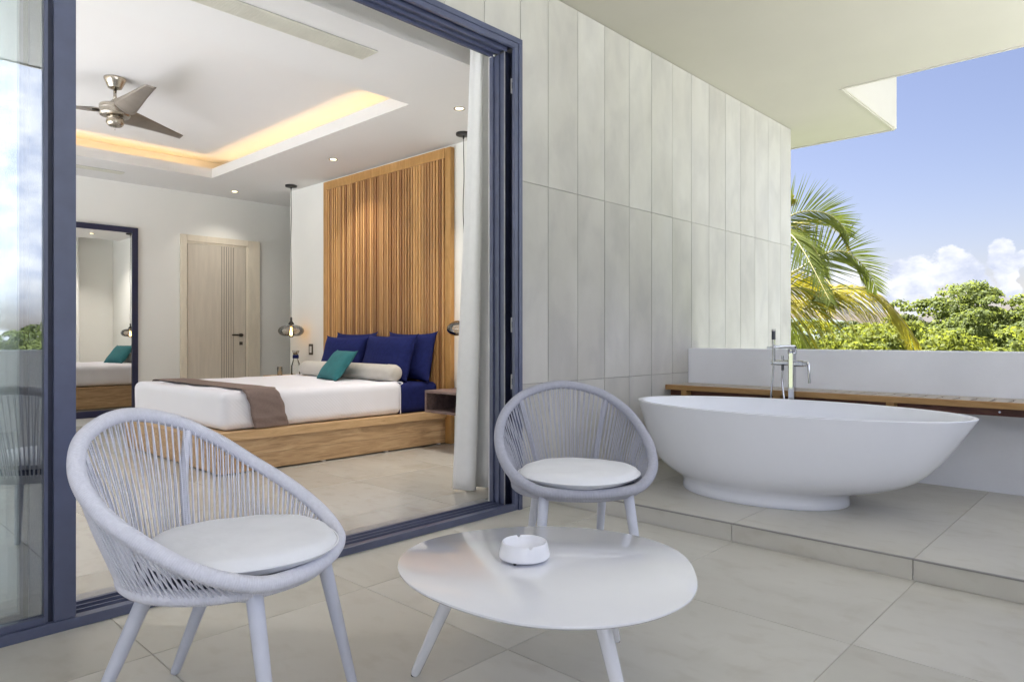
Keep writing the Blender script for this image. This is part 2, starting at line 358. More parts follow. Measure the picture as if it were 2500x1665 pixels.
def spline(pts, n, closed=False):
    P = [Vector(p) for p in pts]; out = []; N = len(P)
    segs = N if closed else N - 1
    for i in range(segs):
        if closed: a, b, c, d = P[(i - 1) % N], P[i], P[(i + 1) % N], P[(i + 2) % N]
        else: a, b, c, d = P[max(i - 1, 0)], P[i], P[i + 1], P[min(i + 2, N - 1)]
        for k in range(n):
            t = k / n; out.append(0.5 * ((2 * b) + (c - a) * t + (2 * a - 5 * b + 4 * c - d) * t * t + (3 * b - a - 3 * c + d) * t ** 3))
    if not closed: out.append(P[-1])
    return out

# ================================================================ SETTING
YF = 2.727                      # plane of the facade
ZS = 3.096                      # soffit
# ground far below the terrace
g = MB(); n = 64
g.add([(0, 0, -3.6)] + [(900 * cos(2 * pi * k / n), 900 * sin(2 * pi * k / n), -3.6) for k in range(n)], [(0, k + 1, (k + 1) % n + 1) for k in range(n)])
tag(g.build('ground', M['grass']), kind='structure')
dk = B(-22, 7, -45, -1.2, -3.7, -3.59); tag(dk.build('bounce_slab', M['bounce']), kind='structure')  # unseen slab, added to bounce sunlight up under the soffit
tag(B(-22, -4.2, -1.19, 16, -3.7, -3.592).build('side_bounce_slab', M['bounce']), kind='structure')  # unseen slab, added to bounce sunlight into the room from the left
hl = MB()
for (x, y, w, h, d, sx) in ((330, 72, 70, 14, 60, 1),):
    pts = []; nn = 40
    for j in range(9):
        for i in range(nn + 1):
            u = i / nn; a = (u - 0.5) * 2; yy = y + a * 190
            hh = (14 + 5 * sin(u * 9) + 3 * sin(u * 23)) * (1 - (j / 4 - 1) ** 2) * (1 - a ** 4)
            pts.append((x + (j - 4) * 18, yy, -3.6 + max(0, hh)))
    hl.add(pts, [(j * (nn + 1) + i, j * (nn + 1) + i + 1, (j + 1) * (nn + 1) + i + 1, (j + 1) * (nn + 1) + i) for j in range(8) for i in range(nn)])
tag(hl.build('hill', M['hill'], smooth=True), kind='structure')

# tiled floors: every tile is a part
TILE = 0.797
def tiled(name, x0, x1, y0, y1, z, ox, oy, mat, thick, xw=TILE, yw=0.79, gap=0.0035):
    base = B(x0, x1, y0, y1, z - thick - 0.05, z - 0.003).build(name, M['grout'])
    tag(base, kind='structure')
    i0 = math.floor((x0 - ox) / xw); i1 = math.ceil((x1 - ox) / xw); j0 = math.floor((y0 - oy) / yw); j1 = math.ceil((y1 - oy) / yw)
    cache = {}
    for i in range(i0, i1):
        for j in range(j0, j1):
            a = max(x0, ox + i * xw + gap / 2); b = min(x1, ox + (i + 1) * xw - gap / 2); c = max(y0, oy + j * yw + gap / 2); d = min(y1, oy + (j + 1) * yw - gap / 2)
            if b - a < 0.02 or d - c < 0.02: continue
            key = (round(b - a, 3), round(d - c, 3))
            if key not in cache:
                me = B(0, b - a, 0, d - c, -0.012, 0).mesh('tile', bev=0.0012, seg=1); me.materials.append(mat); cache[key] = me
            inst(cache[key], 'tile', base, (a, c, z + rng.uniform(-0.0004, 0.0004)))
    return base
XP = 3.203; ZP = 0.088
tiled('terrace_floor', -3.5, XP + 0.02, -0.93, YF, 0.0, 0.0, -0.05, M['tile'], 0.05)
plat = tiled('bathing_platform', XP, 4.90, -0.93, YF, ZP, XP, -0.04, M['tile'], 0.02, xw=1.7)
for j in range(5):                                       # riser tiles along the step
    a = -0.93 if j == 0 else -0.04 + 0.79 * (j - 1) + 0.002; b = min(-0.04 + 0.79 * j - 0.002, YF)
    B(XP - 0.009, XP + 0.002, a, b, 0.001, ZP - 0.006).build('riser_tile', M['tile'], plat)
B(XP - 0.011, XP + 0.002, -0.93, YF - 0.001, ZP - 0.005, ZP + 0.0015).build('edge_trim', M['trim_strip'], plat)
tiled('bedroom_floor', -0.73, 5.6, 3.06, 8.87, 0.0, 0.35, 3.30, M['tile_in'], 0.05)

# parapets
pr = B(4.90, 5.08, -0.93, YF, -3.6, 0.915).build('parapet_wall', M['plaster'], bev=0.006)
tag(pr, 'white rendered parapet wall behind the bathtub and teak bench', 'wall')
pr2 = B(-3.68, 4.90, -1.11, -0.93, -3.6, 0.90).build('parapet_wall', M['plaster'], bev=0.006)
tag(pr2, 'white parapet closing the terrace behind the camera, seen only mirrored in the glass', 'wall')
pr3 = B(-3.68, -3.5, -0.93, YF, -3.6, 0.90).build('parapet_wall', M['plaster'], bev=0.006)
tag(pr3, 'white parapet at the far left end of the terrace, out of frame', 'wall')

# roof slab with the notch
rf = MB().prism([(-4.0, -0.87), (6.14, -0.87), (6.14, 1.955), (7.71, 1.955), (7.71, 9.3), (-0.95, 9.3), (-0.95, 2.99), (-4.0, 2.99)], ZS, 3.66).build('roof_slab', M['soffit'], bev=0.008)  # left side cut back so daylight reaches the added window
tag(rf, 'cream painted overhanging roof slab with a notched outer corner', 'roof')
rt = MB()
rt.box(-4.0, 6.125, -0.855, -0.835, ZS - 0.010, ZS + 0.01).box(6.105, 6.125, -0.835, 1.97, ZS - 0.010, ZS + 0.01).box(6.125, 7.695, 1.97, 1.99, ZS - 0.010, ZS + 0.01).box(7.675, 7.695, 1.99, 4.2, ZS - 0.010, ZS + 0.01)
rt.build('drip_edge', M['soffit'], rf)
# concrete blade wall of the facade with its panels
cw = empty('concrete_wall', (0, 0, 0))
tag(cw, 'grey concrete clad facade wall with tall narrow panels beside the sliding door', 'wall')
OX0, OX1, OZ = -0.55, 2.953, 2.73                        # rough opening of the sliding door
wb = MB().box(OX1, 6.962, YF + 0.012, 2.98, -0.05, ZS).box(OX0, OX1, YF + 0.012, 2.98, OZ, ZS).box(-4.0, OX0, YF + 0.012, 2.98, -0.05, ZS)
wb.build('backing', M['joint'], cw)
MB().box(6.963, 6.97, YF + 0.004, 2.98, -0.05, ZS - 0.002).build('end_panel', M['concrete'], cw)
xs = [OX1 - 0.002] + [3.2 + 0.2925 * k for k in range(13)] + [6.968]
left = []
x = 2.95
while x > -4.0: left.append(x); x -= 0.2925
zs = [0.0, 0.725, 1.914, ZS - 0.004]
cache = {}
def panel(a, b, c, d):
    key = (round(b - a, 3), round(d - c, 3))
    if key not in cache:
        me = B(0, b - a, 0, 0.011, 0, d - c).mesh('panel', bev=0.0012, seg=1); me.materials.append(M['concrete']); cache[key] = me
    inst(cache[key], 'panel', cw, (a, YF + rng.uniform(-0.0008, 0.0008), c))
for i in range(len(xs) - 1):
    for j in range(3):
        zb = zs[j]
        if xs[i + 1] > 3.21 and j == 0: zb = ZP + 0.001 if xs[i] < 4.9 else 0.0
        panel(xs[i] + 0.0022, xs[i + 1] - 0.0022, zb + 0.0012, zs[j + 1] - 0.0012)
for i in range(len(left) - 1):
    a, b = left[i + 1], left[i]
    if b <= OX0:
        for j in range(3): panel(a + 0.0022, b - 0.0022, zs[j] + 0.0012, zs[j + 1] - 0.0012)
    else: panel(max(a, OX0 if a < OX0 else a) + 0.0022, b - 0.0022, OZ + 0.002, ZS - 0.005)

# bedroom shell
RX0, RX1, RY1, CZ = -0.73, 4.34, 8.87, 2.82
bw = B(RX0 - 0.2, 5.8, RY1, RY1 + 0.2, -0.05, ZS).build('back_wall', M['room_wall']); tag(bw, 'cream painted back wall of the bedroom with the mirror and the door', 'wall')
hwl = B(RX1, RX1 + 0.14, 2.98, 7.93, -0.05, ZS).build('side_wall', M['room_wall'], bev=0.004); tag(hwl, 'cream painted side wall behind the wooden headboard', 'wall')
lw = MB().box(RX0 - 0.2, RX0, 2.98, 3.5, -0.05, ZS).box(RX0 - 0.2, RX0, 8.3, RY1, -0.05, ZS).box(RX0 - 0.2, RX0, 3.5, 8.3, 2.72, ZS).box(RX0 - 0.2, RX0, 3.5, 8.3, -0.05, 0.03).build('side_wall', M['room_wall']); tag(lw, 'cream painted bedroom wall at the left, with an added window opening for daylight', 'wall')  # unseen window opening, added to let daylight into the room
rw = B(5.6, 5.8, 2.98, RY1, -3.6, ZS).build('passage_wall', M['room_wall']); tag(rw, 'cream passage wall hidden beyond the headboard wall', 'wall')
fi = MB().box(OX1 + 0.002, RX1, 2.981, 2.995, 0, 2.98).box(RX0, OX0 - 0.002, 2.981, 2.995, 0, 2.98).box(OX0 - 0.002, OX1 + 0.002, 2.981, 2.995, OZ + 0.005, 2.98).build('door_wall', M['room_wall'])
tag(fi, 'inner cream plaster face around the sliding door opening', 'wall')
MB().box(RX0, RX1, 9.07, 9.3, -3.6, ZS)
cl = MB(); TX0, TX1, TY0, TY1, TZ = 0.27, 3.355, 4.285, 7.905, 3.06
cl.box(RX0, TX0, 3.395, RY1, CZ, CZ + 0.02).box(TX1, 5.6, 3.395, RY1, CZ, CZ + 0.02).box(TX0, TX1, 3.395, TY0, CZ, CZ + 0.02).box(TX0, TX1, TY1, RY1, CZ, CZ + 0.02)
cl.box(RX0, RX1, 3.375, 3.395, CZ, 2.985)                                  # face of the curtain pocket
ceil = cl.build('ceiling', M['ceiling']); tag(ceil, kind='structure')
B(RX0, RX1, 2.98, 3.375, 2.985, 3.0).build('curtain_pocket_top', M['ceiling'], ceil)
B(TX0 - 0.25, TX1 + 0.25, TY0 - 0.25, TY1 + 0.25, TZ, TZ + 0.02).build('tray_top', M['ceiling'], ceil)
MB().box(TX0 - 0.018, TX0, TY0 - 0.018, TY1 + 0.018, CZ + 0.0202, CZ + 0.105).box(TX1, TX1 + 0.018, TY0 - 0.018, TY1 + 0.018, CZ + 0.0202, CZ + 0.105).box(TX0, TX1, TY0 - 0.018, TY0, CZ + 0.0202, CZ + 0.105).box(TX0, TX1, TY1, TY1 + 0.018, CZ + 0.0202, CZ + 0.105).build('tray_lip', M['ceiling'], ceil)
c2 = MB()
for (a, b, c, d) in ((TX0 - 0.27, TX0 - 0.25, TY0 - 0.27, TY1 + 0.27), (TX1 + 0.25, TX1 + 0.27, TY0 - 0.27, TY1 + 0.27), (TX0 - 0.25, TX1 + 0.25, TY0 - 0.27, TY0 - 0.25), (TX0 - 0.25, TX1 + 0.25, TY1 + 0.25, TY1 + 0.27)):
    c2.box(a, b, c, d, CZ + 0.02, TZ + 0.02)
c2.build('tray_side', M['ceiling'], ceil)
ld = MB()
for (a, b, c, d) in ((TX0 - 0.09, TX0 - 0.075, TY0, TY1), (TX1 + 0.075, TX1 + 0.09, TY0, TY1), (TX0, TX1, TY1 + 0.075, TY1 + 0.09), (TX0, TX1, TY0 - 0.09, TY0 - 0.075)):
    ld.box(a, b, c, d, CZ + 0.03, CZ + 0.04)
ld.build('led_strip', M['led'], ceil)

# ================================================================ SLIDING DOOR FRAME
fr = empty('sliding_door_frame', (0, 0, 0))
tag(fr, 'large anthracite aluminium sliding door frame around the bedroom opening', 'door frame')
fm = M['frame']; fdk = M['frame_dark']
# outer trims (mitred look): right jamb, head, sill face
MB().box(2.923, 2.953, YF - 0.016, YF + 0.010, 0, OZ - 0.0305).box(2.893, 2.9225, YF - 0.010, YF + 0.012, 0.036, OZ - 0.060).build('jamb_trim', fm, fr, bev=0.0015)
MB().box(OX0, 2.953, YF - 0.016, YF + 0.010, OZ - 0.030, OZ).box(OX0, 2.9225, YF - 0.010, YF + 0.012, OZ - 0.0595, OZ - 0.0305).build('head_trim', fm, fr, bev=0.0015)
B(OX0, 2.9225, YF - 0.006, YF + 0.030, 0.0, 0.036).build('sill_rail', fm, fr, bev=0.002)
# jamb: recess and stacked channels
B(2.935, 2.952, YF + 0.010, 2.930, 0.0, OZ - 0.06).build('jamb_back', fdk, fr)
for (y0, y1, xx, mt) in ((2.7955, 2.8005, 2.8965, 'frame_dark'), (2.803, 2.846, 2.902, 'frame'), (2.8465, 2.8535, 2.892, 'frame'), (2.857, 2.894, 2.902, 'frame'), (2.8945, 2.901, 2.890, 'frame'), (2.9035, 2.930, 2.896, 'frame')):
    B(xx, 2.9345, y0, y1, 0.004, OZ - 0.06).build('jamb_channel', M[mt], fr, bev=0.0012)
B(2.889, 2.8935, 2.795, 2.801, 0.004, OZ - 0.06).build('jamb_seal', M['drain'], fr)
for z in (2.42, 1.03, 0.70, 0.175):
    k = MB().box(2.905, 2.934, 2.752, 2.762, z, z + 0.085)
    kp = k.build('latch_keeper', M['drain'], fr, bev=0.001); B(2.9045, 2.915, 2.7505, 2.753, z + 0.025, z + 0.06).build('keeper_slot', M['rubber'], kp)
# head underside channels
B(OX0, 2.934, YF + 0.012, 2.930, OZ - 0.03, OZ - 0.012).build('head_back', fdk, fr)
for (y0, y1, z0) in ((2.775, 2.783, OZ - 0.068), (2.80, 2.835, OZ - 0.052), (2.8355, 2.842, OZ - 0.068), (2.857, 2.890, OZ - 0.052), (2.8905, 2.897, OZ - 0.068), (2.912, 2.924, OZ - 0.060)):
    B(OX0, 2.8895, y0, y1, z0, OZ - 0.031).build('head_channel', fm, fr, bev=0.0012)
MB().box(OX0, 2.9395, 2.9305, 2.9805, OZ - 0.014, OZ + 0.003).box(2.940, 2.954, 2.9305, 2.9805, 0.004, OZ + 0.003).build('reveal', M['room_wall'], fr)
# floor track
B(OX0, 2.934, YF + 0.031, 2.945, -0.03, 0.006).build('track_base', fdk, fr)
for (y0, y1, z1) in ((2.770, 2.777, 0.030), (2.782, 2.806, 0.014), (2.812, 2.819, 0.030), (2.824, 2.850, 0.014), (2.856, 2.863, 0.030), (2.868, 2.893, 0.014), (2.899, 2.906, 0.030), (2.912, 2.942, 0.022)):
    B(OX0, 2.888, y0, y1, 0.0065, z1).build('track_rail', fm if z1 > 0.02 else M['drain'], fr, bev=0.001)
dr = MB().box(OX0, 2.97, 2.9455, 3.0585, -0.02, 0.004).build('drain_strip', M['drain'], fr)
hs = MB()
xx = OX0 + 0.02
while xx < 2.93: hs.box(xx, xx + 0.020, 2.957, 2.965, 0.0042, 0.0046); xx += 0.034
hs.build('drain_holes', M['rubber'], dr)

def door_leaf(name, x0, x1, y, label):
    d = empty(name, ((x0 + x1) / 2, y, 0.036)); ox, oy, oz = d.location
    def P(a, b, c, e, f, h): return B(a - ox, b - ox, c - oy, e - oy, f - oz, h - oz)
    zt = OZ - 0.062
    P(x1 - 0.066, x1, y, y + 0.045, 0.037, zt).build('stile', fm, d, bev=0.0015)
    P(x1 - 0.081, x1 - 0.066, y + 0.014, y + 0.043, 0.037, zt).build('glazing_bead', fdk, d)
    P(x1 - 0.092, x1 - 0.0812, y + 0.008, y + 0.045, 0.037, zt).build('glazing_edge', fm, d)
    P(x0, x0 + 0.07, y, y + 0.045, 0.037, zt).build('stile', fm, d, bev=0.0015)
    P(x0 + 0.0705, x1 - 0.0925, y + 0.003, y + 0.042, 0.037, 0.060).build('bottom_rail', fm, d, bev=0.0015)
    P(x0 + 0.0705, x1 - 0.0925, y + 0.003, y + 0.042, zt - 0.07, zt).build('top_rail', fm, d, bev=0.0015)
    P(x0 + 0.0705, x1 - 0.0925, y + 0.022, y + 0.026, 0.0605, zt - 0.0705).build('pane', M['glass'], d)
    return tag(d, label, 'sliding door', 'glass door panels slid to the left')
door_leaf('sliding_door', -0.55, 0.691, 2.730, 'front glass sliding door panel slid open at the left edge, mirroring the sky')
door_leaf('sliding_door', -0.54, 0.640, 2.822, 'second glass sliding door panel parked right behind the front one')

# ================================================================ CURTAINS
def curtain(name, x0, x1, yc, z0, z1, amp, folds, label, flare=1.0, ph=0.0, lead=0.0, seed=1):
    r = random.Random(seed); nx, nz = folds * 14, 28; vs = []
    offs = [r.uniform(-0.4, 0.4) for _ in range(folds + 2)]
    for j in range(nz + 1):
        v = j / nz; z = z1 + (z0 - z1) * v
        for i in range(nx + 1):
            u = i / nx; k = u * folds; w = offs[int(k)] * (1 - (k % 1)) + offs[int(k) + 1] * (k % 1)
            a = amp * (0.75 + 0.45 * v + 0.25 * sin(3 * v + w * 5))
            xx = x0 + (x1 - x0) * u - (x1 - x0) * (1 - u) * 0.16 * flare * v ** 1.3 + 0.012 * sin(2 * pi * k * 2 + v * 2)
            yy = yc + a * sin(2 * pi * k + ph + w * 0.9 + 0.5 * v * w) + lead * (1 - u) * v
            vs.append((xx, yy, z + (0.006 * sin(2 * pi * k) if j == nz else 0)))
    fs = [(j * (nx + 1) + i, j * (nx + 1) + i + 1, (j + 1) * (nx + 1) + i + 1, (j + 1) * (nx + 1) + i) for j in range(nz) for i in range(nx)]
    o = MB().add(vs, fs).build(name, M['curtain'], smooth=True)
    s = o.modifiers.new('thickness', 'SOLIDIFY'); s.thickness = 0.003
    return tag(o, label, 'curtain', 'bedroom curtains')
c1 = curtain('curtain', 3.018, 3.70, 3.20, 0.018, 2.97, 0.062, 5, 'white floor length curtain gathered at the right side of the opening', 0.42, 2.6, 0.09, 3)
c2_ = curtain('curtain', -0.62, 0.30, 3.20, 0.018, 2.97, 0.055, 6, 'white curtain gathered at the left behind the glass panels', 0.0, 0.0, 0.0, 5)
wv = MB().tube([(3.105, 3.10, 2.95), (3.104, 3.098, 1.60)], 0.0035, 6).tube([(3.104, 3.098, 1.60), (3.104, 3.098, 1.50)], 0.006, 6)
wv.build('pull_wand', M['label_white'], c1)

# ================================================================ BACK WALL THINGS
mo = empty('floor_mirror', (2.3, RY1, 0.087)); tag(mo, 'tall rectangular mirror in a dark navy frame on the back wall', 'mirror')
def PB(o, a, b, c, d, e, f):
    l = o.location; return B(a - l.x, b - l.x, c - l.y, d - l.y, e - l.z, f - l.z)
mx0, mx1 = 1.70, 2.878
y0, y1 = RY1 - 0.035, RY1 - 0.002
PB(mo, mx0, mx0 + 0.065, y0, y1, 0.087, 2.295).build('frame_side', M['mirror_frame'], mo, bev=0.002)
PB(mo, mx1 - 0.065, mx1, y0, y1, 0.087, 2.295).build('frame_side', M['mirror_frame'], mo, bev=0.002)
PB(mo, mx0 + 0.0655, mx1 - 0.0655, y0, y1, 2.230, 2.295).build('frame_top', M['mirror_frame'], mo, bev=0.002)
PB(mo, mx0 + 0.0655, mx1 - 0.0655, y0, y1, 0.087, 0.165).build('frame_bottom', M['mirror_frame'], mo, bev=0.002)
PB(mo, mx0 + 0.0655, mx1 - 0.0655, RY1 - 0.020, RY1 - 0.004, 0.1655, 2.2295).build('mirror_glass', M['mirror'], mo)

do = empty('bedroom_door', (3.88, RY1, 0)); tag(do, 'closed pale beige wood door with vertical grooves in the back wall', 'door')
y0, y1 = RY1 - 0.028, RY1 - 0.002
PB(do, 3.366, 3.445, y0, y1, 0, 2.284).build('casing_side', M['casing'], do, bev=0.002)
PB(do, 4.235, 4.398, y0, y1, 0, 2.284).build('casing_side', M['casing'], do, bev=0.002)
PB(do, 3.4455, 4.2345, y0, y1, 2.205, 2.284).build('casing_head', M['casing'], do, bev=0.002)
PB(do, 4.205, 4.234, RY1 - 0.020, y1, 0, 2.2045).build('door_stop', M['casing'], do, bev=0.002)
PB(do, 3.447, 4.204, RY1 - 0.016, y1, 2.178, 2.2045).build('door_stop', M['casing'], do, bev=0.002)
gx = [3.886, 3.916, 3.947, 3.977, 4.007, 4.038]
cuts = [3.450] + gx + [4.203]
lf = MB()
for a, b in zip(cuts[:-1], cuts[1:]): lf.box(a + 0.0035 - 3.88, b - 0.0035 - 3.88, -0.013, -0.003, 0.005, 2.176)
leaf = lf.build('door_leaf', M['door_veneer'], do, bev=0.001)
B(3.451 - 3.88, 4.202 - 3.88, -0.008, -0.0035, 0.006, 2.175).build('groove_inlay', M['groove'], leaf)
PB(do, 4.118, 4.160, RY1 - 0.022, RY1 - 0.0135, 1.010, 1.052).build('handle_plate', M['bronze'], do)
h = MB(); h.box(4.128 - 3.88, 4.150 - 3.88, -0.062, -0.022, 1.022, 1.042); h.box(4.000 - 3.88, 4.150 - 3.88, -0.070, -0.055, 1.022, 1.042); h.build('handle', M['bronze'], do, bev=0.003)
PB(do, 4.120, 4.160, RY1 - 0.022, RY1 - 0.0135, 0.900, 0.942).build('lock_plate', M['bronze'], do)

# ================================================================ CEILING THINGS
def vent(x0, x1, y0, y1, z, label, nslat, long_x=True):
    o = empty('air_vent', ((x0 + x1) / 2, (y0 + y1) / 2, z)); tag(o, label, 'air vent', 'linear ceiling air vents')
    PB(o, x0, x1, y0, y1, z - 0.002, z - 0.0005).build('backing', M['grille_dark'], o)
    f = MB(); l = o.location
    for (a, b, c, d) in ((x0, x1, y0, y0 + 0.008), (x0, x1, y1 - 0.008, y1), (x0, x0 + 0.008, y0 + 0.008, y1 - 0.008), (x1 - 0.008, x1, y0 + 0.008, y1 - 0.008)):
        f.box(a - l.x, b - l.x, c - l.y, d - l.y, -0.010, -0.0021)
    f.build('frame', M['grille'], o)
    p = (y1 - y0 - 0.018) / nslat
    for k in range(nslat):
        a = y0 + 0.009 + k * p
        PB(o, x0 + 0.009, x1 - 0.009, a + p * 0.22, a + p * 0.86, z - 0.009, z - 0.0022).build('slat', M['grille'], o)
    return o
vent(0.2, 2.59, 3.63, 3.80, CZ, 'long cream linear air vent in the ceiling nearest the opening', 9)
vent(1.3, 2.572, 8.32, 8.43, CZ, 'short dark linear air vent in the ceiling above the mirror', 4)
def downlight(x, y, label, w=1.5):
    o = empty('downlight', (x, y, CZ)); tag(o, label, 'downlight', 'recessed ceiling downlights')
    MB().lathe([(0.030, -0.0005), (0.046, -0.0005), (0.047, -0.004), (0.040, -0.006), (0.031, -0.003), (0.030, -0.0005)], 28).build('trim_ring', M['nickel'], o, smooth=True)
    MB().lathe([(0.0, -0.0025), (0.030, -0.0025), (0.030, -0.001), (0.0, -0.001)], 24).build('lamp_face', M['spot'], o)
    ld_ = bpy.data.lights.new('lamp_light', 'AREA'); ld_.shape = 'DISK'; ld_.size = 0.058; ld_.energy = w; ld_.color = (1.0, 0.94, 0.86); ld_.spread = R(105)
    lo = bpy.data.objects.new('lamp_light', ld_); COL.objects.link(lo); lo.parent = o; lo.location = (0, 0, -0.0075)
    return o
downlight(3.855, 6.17, 'lit recessed downlight in the ceiling in front of the headboard', 0.9)
downlight(3.855, 8.42, 'lit recessed downlight in the ceiling above the bedroom door', 0.4)
downlight(3.689, 4.07, 'lit downlight nearest the opening, seen only in the floor mirror', 2.0)
downlight(-0.22, 3.95, 'added fill downlight at the front left of the bedroom ceiling, out of view', 2.0)  # this and the next two are added to brighten the room
downlight(-0.22, 6.1, 'added fill downlight at the middle left of the bedroom ceiling, out of view', 2.0)
downlight(-0.22, 8.3, 'added fill downlight at the back left of the bedroom ceiling, out of view', 2.0)

fan = empty('ceiling_fan', (1.803, 6.06, TZ)); tag(fan, 'brushed nickel ceiling fan with three grey blades in the lit ceiling tray', 'ceiling fan')
MB().lathe([(0.080, -0.0005), (0.080, -0.012), (0.070, -0.035), (0.056, -0.065), (0.050, -0.080), (0.020, -0.086), (0.0, -0.086)], 32).build('canopy', M['nickel'], fan, ang=40)
MB().lathe([(0.0125, -0.086), (0.0125, -0.195)], 14).build('down_rod', M['nickel'], fan, smooth=True)
MB().lathe([(0.0, -0.168), (0.018, -0.170), (0.026, -0.180), (0.048, -0.205), (0.050, -0.216), (0.0, -0.216)], 28).build('yoke', M['nickel'], fan, ang=40)
MB().lathe([(0.0, -0.214), (0.106, -0.216), (0.112, -0.222), (0.112, -0.250), (0.1105, -0.252), (0.112, -0.254), (0.113, -0.290), (0.104, -0.303), (0.062, -0.308), (0.0, -0.308)], 40).build('motor_housing', M['nickel'], fan, ang=35)
MB().lathe([(0.040, -0.307), (0.040, -0.318), (0.061, -0.320), (0.063, -0.324), (0.063, -0.362), (0.052, -0.378), (0.046, -0.382), (0.0, -0.384)], 36).build('lower_cap', M['nickel'], fan, ang=35)
MB().tube([(0, 0, -0.384), (0.001, 0, -0.408)], 0.0012, 5).lathe([(0, -0.416), (0.003, -0.411), (0, -0.406)], 8).build('pull_chain', M['nickel'], fan)
def blade_mesh():
    vs = []; fs = []; nu, nv = 18, 6
    for i in range(nu + 1):
        u = i / nu; r = 0.10 + 0.66 * u
        wid = 0.066 + 0.125 * (1 - u) ** 1.1 * min(1, u * 7 + 0.35); off = 0.015 - 0.05 * u
        for j in range(nv + 1):
            w = j / nv - 0.5; y = w * wid + off
            tw = R(30) * (1 - u * 0.55)
            tip = 0.035 * w * (u ** 6)
            z = -y * sin(tw) * 0.9 - 0.012 * (1 - (2 * w) ** 2) * (1 - u)
            vs.append((r + tip, y * cos(tw), z))
    for i in range(nu):
        for j in range(nv): fs.append((i * (nv + 1) + j, i * (nv + 1) + j + 1, (i + 1) * (nv + 1) + j + 1, (i + 1) * (nv + 1) + j))
    mb = MB().add(vs, fs); me = mb.mesh('blade', smooth=True); me.materials.append(M['blade']); return me
bm_ = blade_mesh()
brk = MB().box(0.085, 0.16, -0.016, 0.016, -0.004, 0.004).mesh('blade_bracket', bev=0.002); brk.materials.append(M['nickel'])
for k, a in enumerate((33.0, -87.0, 153.0)):
    bl = inst(bm_, 'blade', fan, (0, 0, -0.262), (0, 0, R(a)))
    s = bl.modifiers.new('thickness', 'SOLIDIFY'); s.thickness = 0.006
    inst(brk, 'blade_bracket', bl, (0, 0, 0.006))

def pendant(x, y, label):
    o = empty('pendant_lamp', (x, y, CZ)); tag(o, label, 'pendant lamp', 'pendant lamps hanging beside the bed')
    MB().lathe([(0.068, -0.0005), (0.070, -0.005), (0.068, -0.020), (0.060, -0.024), (0.0, -0.024)], 30).build('canopy', M['black'], o, ang=40)
    MB().lathe([(0.009, -0.024), (0.007, -0.050), (0.003, -0.056)], 12).build('cord_grip', M['black'], o)
    pts = [(0.004 * sin(i * 0.9) * (1 if 0 < i < 12 else 0), 0.003 * sin(i * 1.7), -0.05 - i * (1.53 / 12)) for i in range(13)]
    MB().tube(spline(pts, 3), 0.0035, 7).build('cord', M['black'], o, smooth=True)
    cz = -1.742
    MB().lathe([(0.004, cz + 0.165), (0.011, cz + 0.160), (0.012, cz + 0.118), (0.034, cz + 0.086), (0.033, cz + 0.080), (0.0, cz + 0.080)], 24).build('lamp_cap', M['black'], o, ang=40)
    prof = []
    for i in range(26):
        a = pi / 2 * 0.86 - (pi / 2 * 0.86 + pi / 2 * 0.60) * i / 25
        prof.append((0.152 * cos(a) ** 0.85, cz + 0.078 * sin(a)))
    prof[0] = (0.030, cz + 0.0805)
    inner = [(r * 0.975, z * 1.0 + (0.003 if z < cz else -0.003)) for r, z in prof]
    MB().lathe(prof, 40).build('glass_shade', M['smoke'], o, smooth=True)
    MB().lathe([(0.016, cz + 0.080), (0.016, cz + 0.040)], 14).build('lamp_holder', M['black'], o)
    bb = MB().lathe([(0.013, cz + 0.045), (0.015, cz + 0.028), (0.028, cz - 0.005), (0.034, cz - 0.035), (0.030, cz - 0.060), (0.018, cz - 0.078), (0.0, cz - 0.083)], 24).build('bulb', M['clear'], o, smooth=True)
    fl = MB()
    for k in range(6):
        a = k * pi / 3; r1 = 0.010
        fl.tube([(r1 * 0.6 * cos(a), r1 * 0.6 * sin(a), cz + 0.015), (r1 * 1.4 * cos(a + 0.3), r1 * 1.4 * sin(a + 0.3), cz - 0.048)], 0.0022, 5)
    fl.build('filament', M['filament'], bb)
    return o
pendant(4.166, 7.59, 'smoked glass pendant lamp with glowing bulb, left of the wooden headboard')
pendant(4.160, 4.535, 'smoked glass pendant lamp half hidden behind the right curtain')

# ================================================================ HEADBOARD
hb = empty('headboard', (4.30, 5.96, 0.0)); tag(hb, 'tall headboard of vertical teak slats reaching the ceiling behind the bed', 'headboard')
HY0, HY1 = 4.852, 7.072; HX = 4.288; HZ = 2.79
PB(hb, HX + 0.018, RX1 - 0.001, HY0 + 0.01, HY1 - 0.01, 0.32, HZ - 0.01).build('back_board', M['night_wood'], hb)
PB(hb, HX - 0.004, RX1 - 0.001, HY0, HY0 + 0.085, 0.0, HZ).build('frame_side', M['frame_wood'], hb, bev=0.012, seg=4)
PB(hb, HX - 0.002, RX1 - 0.001, HY1 - 0.040, HY1, 0.0, HZ).build('frame_side', M['frame_wood'], hb, bev=0.003)
PB(hb, HX - 0.003, RX1 - 0.001, HY0 + 0.086, HY1 - 0.041, HZ - 0.095, HZ - 0.0005).build('frame_top', M['frame_wood'], hb, bev=0.003)
ns = 48; span0, span1 = HY0 + 0.088, HY1 - 0.043; p = (span1 - span0) / ns
sm = {}
for w_ in (0.62, 0.66, 0.72):
    me = B(-0.009, 0.012, -p * w_ / 2, p * w_ / 2, 0, HZ - 0.097 - 0.32).mesh('slat', bev=0.002, seg=1); me.materials.append(M['slat_wood']); sm[w_] = me
l = hb.location
for k in range(ns):
    w_ = rng.choice((0.62, 0.66, 0.72))
    inst(sm[w_], 'slat', hb, (HX + 0.004 + rng.uniform(-0.003, 0.004) - l.x, span0 + p * (k + 0.5) - l.y, 0.32))

